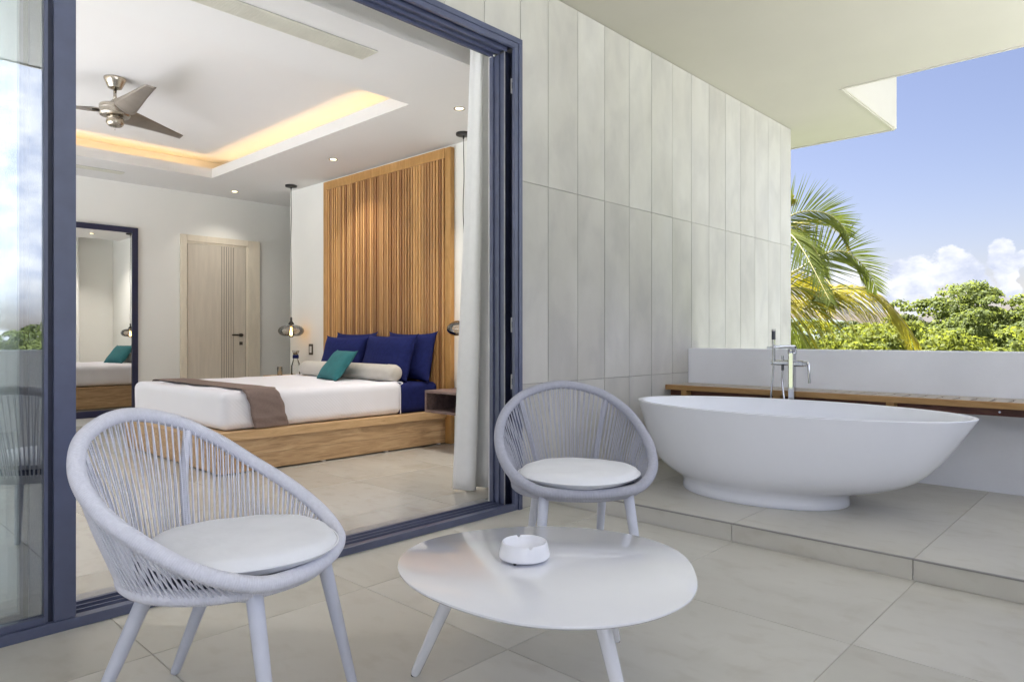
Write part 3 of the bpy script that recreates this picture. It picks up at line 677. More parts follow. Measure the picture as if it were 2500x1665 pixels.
# ================================================================ BED
bed = empty('bed', (3.2, 5.9, 0.0)); tag(bed, 'double bed on a low solid teak platform base with navy fitted sheet', 'bed')
bx0, bx1, by0, by1 = 2.132, 4.280, 4.905, 6.95
PB(bed, bx0 + 0.014, bx1, by0 + 0.014, by0 + 0.040, 0.012, 0.130).build('side_board', M['bed_wood'], bed, bev=0.001)
PB(bed, bx0 + 0.014, bx1, by0 + 0.0145, by0 + 0.040, 0.1312, 0.246).build('side_board', M['bed_wood'], bed, bev=0.001)
PB(bed, bx0 + 0.012, bx0 + 0.038, by0 + 0.041, by1, 0.012, 0.246).build('foot_board', M['bed_wood'], bed, bev=0.001)
PB(bed, bx0, bx1 + 0.002, by0, by0 + 0.085, 0.2465, 0.310).build('top_rail', M['bed_wood_light'], bed, bev=0.002)
PB(bed, bx0, bx0 + 0.085, by0 + 0.0855, by1, 0.2465, 0.310).build('top_rail', M['bed_wood_light'], bed, bev=0.002)
PB(bed, bx0 + 0.0855, bx1, by0 + 0.0855, by1, 0.27, 0.305).build('platform_top', M['bed_wood'], bed)
PB(bed, bx0 + 0.05, bx1, by1 - 0.05, by1 - 0.02, 0.012, 0.269).build('side_board', M['bed_wood'], bed)
ft = MB()
for fx in (2.35, 2.98, 3.6, 4.2): ft.box(fx - 3.2, fx + 0.03 - 3.2, by0 + 0.025 - 5.9, by0 + 0.055 - 5.9, 0, 0.012)
ft.build('foot_pads', M['label_white'], bed)
def softbox(x0, x1, y0, y1, z0, z1, r, nx, ny, nz, wob, seed, open_bottom=False):
    """rounded cloth covered block, surface wobbled a little"""
    from mathutils import noise as NZ
    cx, cy_, cz = (x0 + x1) / 2, (y0 + y1) / 2, (z0 + z1) / 2; hx, hy, hz_ = (x1 - x0) / 2, (y1 - y0) / 2, (z1 - z0) / 2
    bm = bmesh.new(); idx = {}
    def vert(i, j, k):
        key = (i, j, k)
        if key in idx: return idx[key]
        p = Vector((x0 + (x1 - x0) * i / nx, y0 + (y1 - y0) * j / ny, z0 + (z1 - z0) * k / nz))
        q = Vector((max(-hx + r, min(hx - r, p.x - cx)), max(-hy + r, min(hy - r, p.y - cy_)), max(-hz_ + r, min(hz_ - r, p.z - cz))))
        d = Vector((p.x - cx, p.y - cy_, p.z - cz)) - q
        if d.length > 1e-9:
            nd = d.normalized(); s = Vector((cx, cy_, cz)) + q + nd * r
        else: nd = Vector((0, 0, 1)); s = p
        w = NZ.noise(Vector((s.x * 3.1 + seed, s.y * 3.1, s.z * 5))) * wob + NZ.noise(Vector((s.x * 9 + seed, s.y * 9, s.z * 3))) * wob * 0.35
        if s.z > z0 + 0.02: s = s + nd * w
        idx[key] = bm.verts.new(s); return idx[key]
    def quad(a, b, c, d):
        try: bm.faces.new((a, b, c, d))
        except ValueError: pass
    for i in range(nx):
        for j in range(ny):
            quad(vert(i, j, nz), vert(i + 1, j, nz), vert(i + 1, j + 1, nz), vert(i, j + 1, nz))
            if not open_bottom: quad(vert(i, j, 0), vert(i, j + 1, 0), vert(i + 1, j + 1, 0), vert(i + 1, j, 0))
    for i in range(nx):
        for k in range(nz):
            quad(vert(i, 0, k), vert(i + 1, 0, k), vert(i + 1, 0, k + 1), vert(i, 0, k + 1)); quad(vert(i, ny, k), vert(i, ny, k + 1), vert(i + 1, ny, k + 1), vert(i + 1, ny, k))
    for j in range(ny):
        for k in range(nz):
            quad(vert(0, j, k), vert(0, j, k + 1), vert(0, j + 1, k + 1), vert(0, j + 1, k)); quad(vert(nx, j, k), vert(nx, j + 1, k), vert(nx, j + 1, k + 1), vert(nx, j, k + 1))
    me = bpy.data.meshes.new('soft'); bm.to_mesh(me); bm.free(); me.shade_smooth(); return me
def meobj(me, name, mat, parent=None):
    me.name = name; me.materials.append(mat); o = bpy.data.objects.new(name, me); COL.objects.link(o)
    if parent:
        o.parent = parent; o.location = -Vector(parent.location)
    return o
meobj(softbox(2.24, 4.272, 5.005, 6.80, 0.306, 0.582, 0.055, 60, 54, 14, 0.004, 2), 'mattress', M['navy'], bed)
cv = meobj(softbox(2.185, 3.825, 4.972, 6.835, 0.311, 0.598, 0.060, 90, 100, 20, 0.010, 5), 'bedspread', M['sheet'])
tag(cv, 'white quilted bedspread covering most of the bed', 'bedspread')
# fold hem of the cover
hem = []
for k in range(61):
    s_ = k / 60
hb_pts = [(3.79, 4.966, 0.315), (3.79, 4.966, 0.53), (3.79, 4.975, 0.57), (3.79, 5.01, 0.600), (3.79, 5.9, 0.602), (3.79, 6.80, 0.602)]
MB().tube(spline(hb_pts, 8), 0.0045, 6).build('hem_seam', M['sheet'], cv, smooth=True)
# runner
rn = []
path = [(4.957, 0.316), (4.955, 0.40), (4.954, 0.50), (4.960, 0.565), (4.985, 0.600), (5.03, 0.611), (5.3, 0.612), (5.9, 0.610), (6.5, 0.611), (6.78, 0.610), (6.83, 0.590), (6.848, 0.54), (6.85, 0.45), (6.85, 0.34)]
pp = spline([(0, a, b_) for a, b_ in path], 6); L = []
vs = []; nw = 10
for i, q in enumerate(pp):
    s_ = 1 - min(1, i / 22)
    for j in range(nw + 1):
        w_ = j / nw
        xx = 2.345 + 0.262 * w_ + s_ * (0.075 + 0.02 * w_) + 0.004 * sin(i * 0.7)
        wr = 0.004 * sin(i * 1.1 + j * 0.9) * s_ + (0.005 if 5 <= i <= 6 else 0)
        vs.append((xx, q.y - wr - 0.002, q.z + 0.001 * sin(j + i)))
fs = [(i * (nw + 1) + j, i * (nw + 1) + j + 1, (i + 1) * (nw + 1) + j + 1, (i + 1) * (nw + 1) + j) for i in range(len(pp) - 1) for j in range(nw)]
ru = MB().add(vs, fs).build('bed_runner', M['taupe'], smooth=True); s_ = ru.modifiers.new('thickness', 'SOLIDIFY'); s_.thickness = 0.004; s_.offset = 1
tag(ru, 'taupe brown runner laid across the foot of the white bed', 'bed runner')

def cushion_mesh(w, h, t, pinch=0.09, corner=0.06, seed=0, nx=30):
    """pillow: two bulged faces meeting at a seam, corners drawn out"""
    r = random.Random(seed); ph = [r.uniform(0, 6) for _ in range(6)]
    vs = []; fs = []
    for side in (1, -1):
        o = len(vs)
        for j in range(nx + 1):
            for i in range(nx + 1):
                u = 2 * i / nx - 1; v = 2 * j / nx - 1
                eu = 1 - pinch * (1 - v * v) ** 1.0 * 1.0 if False else 1
                x = w / 2 * u * (1 - pinch * (1 - abs(v) ** 2.2) * abs(u) ** 3); y = h / 2 * v * (1 - pinch * (1 - abs(u) ** 2.2) * abs(v) ** 3)
                e = max(0, (1 - abs(u) ** 2.6)) * max(0, (1 - abs(v) ** 2.6))
                z = side * t / 2 * e ** 0.42 * (1 + 0.05 * sin(3 * u + ph[0]) + 0.05 * sin(4 * v + ph[1]) + 0.03 * sin(7 * u * v + ph[2]))
                cu = abs(u * v) ** 10; x *= 1 + corner * cu; y *= 1 + corner * cu
                vs.append((x, y, z))
        for j in range(nx):
            for i in range(nx):
                q = (o + j * (nx + 1) + i, o + j * (nx + 1) + i + 1, o + (j + 1) * (nx + 1) + i + 1, o + (j + 1) * (nx + 1) + i)
                fs.append(q if side == 1 else q[::-1])
    mb = MB().add(vs, fs); me = mb.mesh('pillow', smooth=True)
    return me
def pillow(name, w, h, t, loc, rot, mat, label, cat, group=None, seed=0, pinch=0.07, corner=0.05):
    me = cushion_mesh(w, h, t, pinch, corner, seed); me.materials.append(mat); o = inst(me, name, None, loc)
    o.rotation_euler = rot
    return tag(o, label, cat, group)
# upright pillows: local x -> along the bed width (world y), local y -> up, leaning on the slats (lean about y)
def upright(yc, xc, w, h, t, lean, yaw, mat, label, seed, name='pillow', cat='pillow', group='navy pillows stacked against the headboard', zb=0.585, corner=0.07):
    me = cushion_mesh(w, h, t, 0.07, corner, seed); me.materials.append(mat)
    o = bpy.data.objects.new(name, me); COL.objects.link(o)
    m0 = Matrix(((0, 0, -1), (1, 0, 0), (0, 1, 0))).to_4x4()      # x->Y, y->Z, z->-X
    rl = Matrix.Rotation(R(lean), 4, 'Y'); ry = Matrix.Rotation(R(yaw), 4, 'Z')
    o.matrix_world = Matrix.Translation((xc, yc, zb + h / 2 * cos(R(lean)))) @ ry @ rl @ m0
    return tag(o, label, cat, group)
upright(5.34, 4.175, 0.72, 0.47, 0.15, 12, 0, M['navy'], 'navy pillow at the back right, half hidden behind another', 11)
upright(6.30, 4.175, 0.72, 0.47, 0.15, 12, 0, M['navy'], 'navy pillow at the back left, only its corner showing above the front one', 12)
upright(5.48, 4.02, 0.80, 0.455, 0.17, 16, -2, M['navy'], 'large navy pillow standing in front in the middle of the headboard', 13)
upright(6.26, 4.03, 0.72, 0.44, 0.17, 16, 3, M['navy'], 'navy pillow standing in front at the left behind the teal cushion', 14)
# bolster
bp = [(0.0, 0)]
prof = [(0.0, -0.82), (0.050, -0.816), (0.068, -0.80), (0.078, -0.77), (0.077, -0.70), (0.080, -0.69), (0.077, -0.68), (0.081, -0.3), (0.080, 0.2), (0.077, 0.68), (0.080, 0.69), (0.078, 0.77), (0.068, 0.80), (0.050, 0.816), (0.0, 0.82)]
me = MB().lathe(prof, 32).mesh('bolster', smooth=True); me.materials.append(M['cream'])
bo = inst(me, 'bolster', None, (3.80, 5.845, 0.675), (R(90), 0, R(0))); tag(bo, 'long cream bolster cushion lying in front of the navy pillows', 'bolster')
# teal cushion leaning on the bolster
upright(5.74, 3.62, 0.50, 0.34, 0.12, 38, -12, M['teal'], 'teal green cushion leaning on the cream bolster', 21, 'cushion', 'cushion', None, 0.600, 0.08)

# nightstands
ns_ = empty('nightstand', (4.10, 4.58, 0.337)); tag(ns_, 'open wall mounted box nightstand right of the bed beside the curtain', 'nightstand')
nx0, nx1, ny0, ny1, nz0, nz1 = 3.905, 4.338, 4.30, 4.765, 0.337, 0.532
PB(ns_, nx0, nx1, ny0, ny1, nz1 - 0.022, nz1).build('top_board', M['night_wood'], ns_, bev=0.001)
PB(ns_, nx0, nx1, ny0, ny1, nz0, nz0 + 0.022).build('bottom_board', M['night_wood'], ns_, bev=0.001)
PB(ns_, nx0, nx1, ny1 - 0.022, ny1, nz0 + 0.0225, nz1 - 0.0225).build('side_board', M['night_wood'], ns_)
PB(ns_, nx0, nx1, ny0, ny0 + 0.022, nz0 + 0.0225, nz1 - 0.0225).build('side_board', M['night_wood'], ns_)
PB(ns_, nx1 - 0.012, nx1, ny0 + 0.0225, ny1 - 0.0225, nz0 + 0.0225, nz1 - 0.0225).build('back_board', M['navy'], ns_)
n2 = empty('nightstand', (4.10, 7.5, 0.40)); tag(n2, 'wooden wall mounted nightstand left of the bed holding the carafe', 'nightstand')
PB(n2, 3.95, 4.338, 7.16, 7.86, 0.522, 0.545).build('top_board', M['bed_wood_light'], n2, bev=0.001)
PB(n2, 3.95, 4.338, 7.16, 7.86, 0.345, 0.368).build('bottom_board', M['bed_wood_light'], n2, bev=0.001)
PB(n2, 3.95, 4.338, 7.16, 7.182, 0.3685, 0.5215).build('side_board', M['bed_wood_light'], n2)
PB(n2, 3.95, 4.338, 7.838, 7.86, 0.3685, 0.5215).build('side_board', M['bed_wood_light'], n2)
cf = empty('carafe', (4.17, 7.49, 0.545)); tag(cf, 'glass carafe with a navy collar on the left nightstand', 'carafe')
MB().lathe([(0.0, 0.003), (0.048, 0.002), (0.055, 0.02), (0.055, 0.12), (0.030, 0.19), (0.022, 0.22), (0.026, 0.25), (0.042, 0.30)], 28).build('glass_body', M['clear'], cf, smooth=True)
MB().lathe([(0.024, 0.205), (0.035, 0.207), (0.035, 0.246), (0.026, 0.248)], 24).build('collar', M['navy'], cf)
MB().lathe([(0.030, 0.252), (0.043, 0.300), (0.041, 0.300), (0.028, 0.252)], 24).build('steel_lip', M['nickel'], cf, smooth=True)
gl = MB().lathe([(0.0, 0.004), (0.026, 0.003), (0.030, 0.0), (0.033, 0.10), (0.031, 0.10), (0.028, 0.008), (0.0, 0.008)], 24).build('drinking_glass', M['clear'], smooth=True); gl.location = (4.10, 7.74, 0.5455)
tag(gl, 'clear drinking glass beside the carafe on the left nightstand', 'glass')
sw = empty('light_switch', (4.34, 7.43, 0.856)); tag(sw, 'small dark wall switch plate left of the headboard', 'switch')
B(-0.008, -0.001, -0.045, 0.045, -0.065, 0.065).build('plate', M['bronze'], sw, bev=0.002)
B(-0.012, -0.0082, -0.022, 0.022, -0.040, 0.038).build('rocker', M['label_white'], sw, bev=0.002)

# ================================================================ BATH AREA
tub = empty('bathtub', (3.94, 1.60, ZP)); tag(tub, 'white oval freestanding stone bathtub on the raised platform', 'bathtub')
TZH = 0.517
def ell(cx, cy_, a, b, z, n=96): return [(cx + a * cos(2 * pi * k / n), cy_ + b * sin(2 * pi * k / n), z) for k in range(n)]
def loft(rings, cap_last=False):
    n = len(rings[0]); vs = [p for r in rings for p in r]; fs = []
    for i in range(len(rings) - 1):
        for k in range(n): fs.append((i * n + k, i * n + (k + 1) % n, (i + 1) * n + (k + 1) % n, (i + 1) * n + k))
    if cap_last: fs.append(tuple((len(rings) - 1) * n + k for k in range(n)))
    return MB().add(vs, fs)
B0 = (-0.022, 0.105, 0.325, 0.478)     # base ellipse, offset from the root
T0 = (0.0, -0.022, 0.498, 0.932)       # rim
rings = [ell(B0[0], B0[1], B0[2] * 0.985, B0[3] * 0.985, 0.0), ell(B0[0], B0[1], B0[2], B0[3], 0.006)]
prof = [(0.03, -0.003), (0.052, -0.006), (0.062, -0.001), (0.071, 0.012), (0.083, 0.062), (0.099, 0.180), (0.119, 0.325), (0.147, 0.450), (0.179, 0.557), (0.225, 0.650), (0.277, 0.728), (0.345, 0.812), (0.411, 0.886), (0.465, 0.946), (0.500, 0.984), (0.511, 0.996), (0.5155, 1.0)]
def interp(s): return tuple(B0[i] + (T0[i] - B0[i]) * s for i in range(4))
for z, s in prof:
    e = interp(max(s, 0)) if s >= 0 else (B0[0], B0[1], B0[2] + s, B0[3] + s)
    rings.append(ell(*e, z))
tk = 0.020
rings.append(ell(T0[0], T0[1], T0[2] - 0.004, T0[3] - 0.004, TZH))
rings.append(ell(T0[0], T0[1], T0[2] - tk + 0.002, T0[3] - tk - 0.004, TZH))
for z, s in ((0.508, 0.985), (0.44, 0.91), (0.34, 0.79), (0.24, 0.64), (0.17, 0.46), (0.13, 0.26), (0.118, 0.08)):
    e = interp(s); rings.append(ell(e[0], e[1], e[2] - 0.024, e[3] - 0.03, z))
rings.append(ell(B0[0], B0[1], 0.02, 0.02, 0.105))
loft(rings, True).build('basin', M['tub'], tub, smooth=True)
MB().lathe([(0.0, 0.108), (0.028, 0.108), (0.030, 0.1055)], 20, (B0[0], B0[1], 0)).build('drain_plug', M['chrome'], tub)

bn = empty('bench', (4.72, 1.0, 0.56)); tag(bn, 'long teak slatted bench shelf mounted on the parapet behind the bathtub', 'bench')
bX0, bX1, bY0, bY1, bZ = 4.553, 4.898, -0.92, 2.722, 0.646
PB(bn, bX0, bX0 + 0.035, bY0, bY1, bZ - 0.036, bZ).build('front_rail', M['bench_wood'], bn, bev=0.0015)
PB(bn, bX1 - 0.10, bX1, bY0, bY1, bZ - 0.03, bZ - 0.0005).build('back_rail', M['bench_slat'], bn, bev=0.0015)
pit = 0.0875; ns2 = int((bY1 - bY0) / pit)
sl = B(0, bX1 - 0.1005 - bX0 - 0.0355, 0, pit - 0.017, -0.024, -0.0003).mesh('slat', bev=0.0012, seg=1); sl.materials.append(M['bench_slat'])
for k in range(ns2):
    inst(sl, 'slat', bn, (bX0 + 0.0355 - 4.72, bY1 - (k + 1) * pit - 1.0, bZ - 0.56))
PB(bn, bX0 + 0.075, bX0 + 0.10, bY0, bY1, bZ - 0.082, bZ - 0.0365).build('apron', M['bench_dark'], bn)
for y in (2.55, 1.86, 1.17, 0.30, -0.5):
    PB(bn, bX0 + 0.006, bX0 + 0.0745, y, y + 0.045, bZ - 0.075, bZ - 0.0365).build('bracket', M['bench_wood'], bn)
for y in (0.66, -0.2):
    MB().tube([(bX0 + 0.0735 - 4.72, y - 1, bZ - 0.060 - 0.56), (bX0 + 0.076 - 4.72, y - 1, bZ - 0.060 - 0.56)], 0.006, 12).build('screw', M['chrome'], bn)
PB(bn, bX0 + 0.1005, bX1, bY0, bY0 + 0.03, bZ - 0.08, bZ - 0.0305).build('cleat', M['bench_dark'], bn)

fc = empty('bath_faucet', (4.495, 1.752, ZP)); tag(fc, 'tall chrome freestanding bath faucet with hand shower behind the bathtub', 'faucet')
H0 = ZP
def zz(z): return z - H0
MB().lathe([(0.0, 0.0), (0.045, 0.0), (0.045, 0.012), (0.030, 0.016), (0.0, 0.016)], 24).build('floor_flange', M['chrome'], fc, ang=40)
B(-0.022, 0.022, -0.020, 0.020, 0.012, zz(0.905)).build('column', M['chrome'], fc, bev=0.008, seg=4)
sp = MB()
spts = [(0.0, zz(0.890)), (0.001, zz(0.925)), (-0.012, zz(0.938)), (-0.04, zz(0.940)), (-0.28, zz(0.940)), (-0.335, zz(0.936))]
sec = spline([(a, 0, b_) for a, b_ in spts], 5); vs = []
for i, q in enumerate(sec):
    a_ = sec[max(i - 1, 0)]; b_ = sec[min(i + 1, len(sec) - 1)]; tn = (b_ - a_).normalized(); nn = Vector((-tn.z, 0, tn.x)); th = 0.011 if i < len(sec) * 0.75 else 0.011 - 0.004 * (i / len(sec))
    for (wy, wn_) in ((-0.026, -th), (0.026, -th), (0.026, th), (-0.026, th)): vs.append(q + Vector((0, wy, 0)) + nn * wn_)
N_ = len(sec)
sp.add(vs, [(i * 4 + k, i * 4 + (k + 1) % 4, (i + 1) * 4 + (k + 1) % 4, (i + 1) * 4 + k) for i in range(N_ - 1) for k in range(4)] + [(3, 2, 1, 0), tuple((N_ - 1) * 4 + k for k in range(4))])
sp.build('spout', M['chrome'], fc, bev=0.003, seg=2, ang=40)
MB().tube([(0, 0.018, zz(0.835)), (0, 0.135, zz(0.835))], 0.018, 16).build('diverter_body', M['chrome'], fc, ang=40)
MB().tube([(0, 0.062, zz(0.850)), (0, 0.062, zz(0.880))], 0.0085, 12).build('diverter_knob', M['chrome'], fc, ang=40)
MB().tube([(0, -0.018, zz(0.832)), (0, -0.072, zz(0.832))], 0.021, 18).tube([(0, -0.072, zz(0.832)), (0, -0.095, zz(0.832))], 0.017, 18).build('mixer_body', M['chrome'], fc, ang=40)
lev = MB().tube(spline([(-0.004, -0.094, zz(0.840)), (-0.012, -0.104, zz(0.838)), (-0.018, -0.112, zz(0.815)), (-0.020, -0.116, zz(0.75)), (-0.020, -0.118, zz(0.708))], 5), [0.006] + [0.009] * 20, 8)
lev.build('lever', M['chrome'], fc, ang=50)
hsx, hsy = -0.008, 0.118
MB().tube([(hsx, hsy, zz(0.825)), (hsx, hsy, zz(0.86))], 0.012, 14).tube([(hsx, hsy, zz(0.86)), (hsx, hsy, zz(0.985))], 0.0115, 14).tube([(hsx, hsy, zz(1.042)), (hsx, hsy, zz(1.055))], 0.0130, 14).build('hand_shower', M['chrome'], fc, ang=40)
MB().tube([(hsx, hsy, zz(0.985)), (hsx, hsy, zz(1.042))], 0.0128, 14).build('shower_face', M['handset'], fc, ang=40)
MB().tube([(0, 0.062, zz(0.817)), (0, 0.062, zz(0.785))], 0.009, 12).build('hose_nut', M['handset'], fc)
MB().tube(spline([(0, 0.062, zz(0.787)), (-0.004, 0.062, zz(0.70)), (-0.012, 0.045, zz(0.58)), (-0.02, 0.03, zz(0.40)), (0.0, 0.05, zz(0.25)), (0.02, 0.10, zz(0.22)), (0.02, 0.15, zz(0.35)), (0.0, 0.140, zz(0.58)), (hsx, 0.128, zz(0.70)), (hsx, hsy, zz(0.825))], 8), 0.0068, 10).build('shower_hose', M['chrome'], fc, smooth=True)

# ================================================================ LOUNGE CHAIRS
half = [(.285, 0, .415), (.275, .10, .417), (.238, .205, .43), (.145, .282, .475), (.025, .313, .54), (-.10, .306, .61), (-.20, .26, .685), (-.272, .16, .752), (-.30, 0, .785)]
full = half + [(x, -y, z) for x, y, z in half[-2:0:-1]]
NH = 24
hoop_pts = spline(full, NH, closed=True); NHP = len(hoop_pts)
def hoop_at(t): t = (t % 1.0) * NHP; i = int(t); f = t - i; return hoop_pts[i % NHP].lerp(hoop_pts[(i + 1) % NHP], f)
RC, RA, RB, RZ = 0.025, 0.245, 0.25, 0.400
def ring_at(a): return Vector((RC + RA * cos(a), RB * sin(a), RZ))
def coil(path, r0, pitch=0.0056, n=10, closed=False):
    """tube wrapped in cord: the radius ripples along its length"""
    P = [Vector(p) for p in path]
    if closed: P2 = P + [P[0]]
    else: P2 = P
    seg = [0]
    for a, b_ in zip(P2[:-1], P2[1:]): seg.append(seg[-1] + (b_ - a).length)
    Ltot = seg[-1]; m = int(Ltot / (pitch / 3)); pts = []; rr = []; j = 0
    for i in range(m + (0 if closed else 1)):
        s = Ltot * i / m
        while j < len(seg) - 2 and seg[j + 1] < s: j += 1
        f = (s - seg[j]) / max(1e-9, seg[j + 1] - seg[j]); pts.append(P2[j].lerp(P2[j + 1], f)); rr.append(r0 * (1.0 + (0.055, 0.02, -0.085)[i % 3]))
    return MB().tube(pts, rr, n, closed=closed)
def make_chair(loc, ang, mat, label, cushion_label, seed=0):
    c = empty('lounge_chair', (loc[0], loc[1], 0), ang); tag(c, label, 'chair', 'rope lounge chairs round the coffee table')
    coil(hoop_pts, 0.0195, closed=True).build('hoop', mat, c, smooth=True)
    coil([ring_at(2 * pi * k / 96) for k in range(96)], 0.0185, closed=True).build('seat_ring', mat, c, smooth=True)
    for s in (1, -1):
        top = min(hoop_pts, key=lambda p: (p - Vector((-.255, s * .195, .725))).length)
        bot = ring_at(pi - s * 0.50) + Vector((0.004, 0, 0.0))
        mid = top.lerp(bot, 0.5) + Vector((-0.012, s * -0.004, -0.004))
        coil(spline([top, mid, bot], 8), 0.0125, n=9).build('rib', mat, c, smooth=True)
    n = 84
    for k in range(n):
        u = (k + 0.5) / n; t = 0.135 + 0.73 * u; ut = (u - 0.5)
        a = pi + (u - 0.5) * 2 * (pi - 0.62) * (1.0)
        a = 2 * pi - a if False else a
        # hoop runs +y first: t small is +y side, so ring angle must fall from + to -
        ra = pi - (0.5 - u) * 2 * (pi - 0.72)
        ra = 2 * pi - ra
        ra = pi + (0.5 - u) * -2 * (pi - 0.72)
        for lay in (0, 1):
            sft = (0.35 if lay else -0.35) / n * (1 + 5.0 * abs(2 * ut) ** 2)
            h_ = hoop_at(t)
            an = pi - (pi - 0.72) * (1 - 2 * (u + sft * 0.8))
            r_ = ring_at(an)
            ctr = Vector((RC, 0, RZ)); out = (r_ - ctr).normalized() * (0.014 if lay else -0.008)
            tng = (hoop_at(t + 0.002) - h_).normalized() * (0.0035 if lay else -0.0035)
            rin = (Vector((h_.x, h_.y, 0)) - Vector((0, 0, 0))).normalized() * (0.012 if lay else -0.010)
            a0 = h_ + tng + rin + Vector((0, 0, -0.004)); b0 = r_ + out + Vector((0, 0, 0.002))
            sag = (a0 + b0) / 2 + (Vector((-ctr.x, -ctr.y, 0)) + Vector(((a0 + b0).x / 2, (a0 + b0).y / 2, 0))).normalized() * (0.004 if lay else -0.004)
            MB().tube([a0, sag, b0], 0.0024, 5, cap=False).build('rope', mat, c, smooth=True)
    st = MB().lathe([(0.0, 0.0), (0.93, 0.0), (0.95, 0.006), (0.93, 0.012), (0.0, 0.012)], 40, (RC, 0, RZ + 0.002), RA * 1.0, RB * 1.0)
    st.build('seat_base', M['seat_dark'], c)
    for s in (1, -1):
        for (tx, ty, fx, fy) in ((.205, .165, .285, .205), (-.09, .14, -.27, .165)):
            tp = Vector((tx, s * ty, RZ - 0.002)); ftp = Vector((fx, s * fy, 0.0))
            lg = MB().tube([tp, tp.lerp(ftp, 0.5), tp.lerp(ftp, 0.985), ftp], [0.0205, 0.0175, 0.0135, 0.012], 20).build('leg', M['chair_metal'], c, ang=50)
    MB().tube([(-.12, -.15, RZ - 0.022), (.21, -.165, RZ - 0.020)], 0.011, 10).tube([(-.12, .15, RZ - 0.022), (.21, .165, RZ - 0.020)], 0.011, 10).build('underframe', M['chair_metal'], c)
    # loose seat cushion
    vs = []; fs = []; na, nr = 72, 16; zc = 0.440; TH = 0.028
    def rad(a):
        d = 1 + 0.035 * cos(2 * a) + 0.02 * cos(4 * a); return d
    r = random.Random(seed)
    ph = [r.uniform(0, 6) for _ in range(5)]
    for side in (1, -1):
        o = len(vs); vs.append((0, 0, side * TH * 1.15))
        for i in range(1, nr + 1):
            q = i / nr
            for k in range(na):
                a = 2 * pi * k / na; rr = q * rad(a)
                z = side * TH * (1.15 - 0.25 * q * q) * max(0.0, 1 - q ** 9) ** 0.5
                z += 0.0022 * sin(3 * a + ph[0] + 4 * q) * q * side + 0.0015 * sin(11 * a + ph[1]) * q ** 4
                vs.append((0.236 * rr * cos(a), 0.250 * rr * sin(a), z))
        for k in range(na):
            q = (o, o + 1 + k, o + 1 + (k + 1) % na); fs.append(q if side == 1 else q[::-1])
        for i in range(nr - 1):
            for k in range(na):
                a1 = o + 1 + i * na + k; a2 = o + 1 + i * na + (k + 1) % na
                q = (a1, a1 + na, a2 + na, a2); fs.append(q if side == 1 else q[::-1])
    cu = MB().add(vs, fs).build('seat_cushion', M['cushion'], smooth=True)
    cu.location = (loc[0] + cos(ang) * 0.066, loc[1] + sin(ang) * 0.066, 0.455); cu.rotation_euler = (0, 0, ang)
    pip = MB().tube([(0.237 * rad(2 * pi * k / 96) * cos(2 * pi * k / 96), 0.251 * rad(2 * pi * k / 96) * sin(2 * pi * k / 96), 0.0) for k in range(96)], 0.0032, 6, closed=True).build('piping', M['cushion'], cu, smooth=True)
    tag(cu, cushion_label, 'cushion', 'seat cushions on the lounge chairs')
    return c
make_chair((0.799, 1.829), R(-58.7), M['rope'], 'pale grey rope egg shaped chair nearest the camera at the left', 'white round seat cushion on the near left rope chair', 1)
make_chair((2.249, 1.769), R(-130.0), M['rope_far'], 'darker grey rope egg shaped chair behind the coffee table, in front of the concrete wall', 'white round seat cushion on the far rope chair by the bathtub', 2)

# ================================================================ COFFEE TABLE
TT = [(1.087,1.459),(1.175,1.551),(1.291,1.609),(1.433,1.593),(1.6,1.51),(1.71,1.402),(1.778,1.264),(1.79,1.114),(1.749,1.003),(1.687,0.928),(1.601,0.868),(1.524,0.815),(1.441,0.781),(1.357,0.778),(1.266,0.788),(1.172,0.834),(1.109,0.898),(1.061,0.976),(1.044,1.023),(1.026,1.141),(1.023,1.242),(1.04,1.347)]
ZT = 0.36; kk = (1 - ZT) / 0.6
ct = empty('coffee_table', (1.46, 1.24, 0)); tag(ct, 'low glossy white rounded coffee table on three splayed legs', 'coffee table')
pts = [(x * kk - 1.46, y * kk - 1.24, 0) for x, y in TT]
# smooth the measured outline a little
for _ in range(2): pts = [tuple((Vector(pts[i - 1]) + 4 * Vector(pts[i]) + Vector(pts[(i + 1) % len(pts)])) / 6) for i in range(len(pts))]
out = spline(pts, 8, closed=True); rings = []
for (sc, z) in ((0.955, ZT - 0.014), (0.985, ZT - 0.011), (0.9985, ZT - 0.006), (1.0, ZT - 0.003), (0.998, ZT - 0.0008), (0.994, ZT)):
    rings.append([(p.x * sc, p.y * sc, z) for p in out])
mb = loft(rings, True); mb.f.append(tuple(range(len(out)))[::-1]); mb.build('table_top', M['white_gloss'], ct, ang=30)
for (fx, fy, tx, ty) in ((1.282, 1.612, 1.335, 1.455), (1.883, 1.308, 1.735, 1.280), (1.345, 0.875, 1.385, 1.02)):
    tp = Vector((tx - 1.46, ty - 1.24, ZT - 0.012)); fp = Vector((fx - 1.46, fy - 1.24, 0.003))
    lg = MB().tube([tp, tp.lerp(fp, 0.5), tp.lerp(fp, 0.97), fp], [0.0215, 0.0175, 0.0145, 0.011], 20).build('leg', M['white_gloss'], ct, ang=50)
    MB().lathe([(0.0, -0.003), (0.011, -0.003), (0.011, 0.002), (0.0, 0.002)], 14, tuple(fp)).build('foot_pad', M['rubber'], lg)
at = empty('ashtray', (1.467, 1.340, ZT)); tag(at, 'small round white ashtray standing on the coffee table', 'ashtray')
nA = 96; rings = []
def aring(r, z, notch=0.0):
    o = []
    for k in range(nA):
        a = 2 * pi * k / nA; d = 0
        for c_ in (R(-122), R(58)):
            da = abs((a - c_ + pi) % (2 * pi) - pi); d += max(0, 1 - da / R(5.5)) ** 0.7 if da < R(5.5) else 0
        o.append((r * cos(a), r * sin(a), z - notch * min(1, d)))
    return o
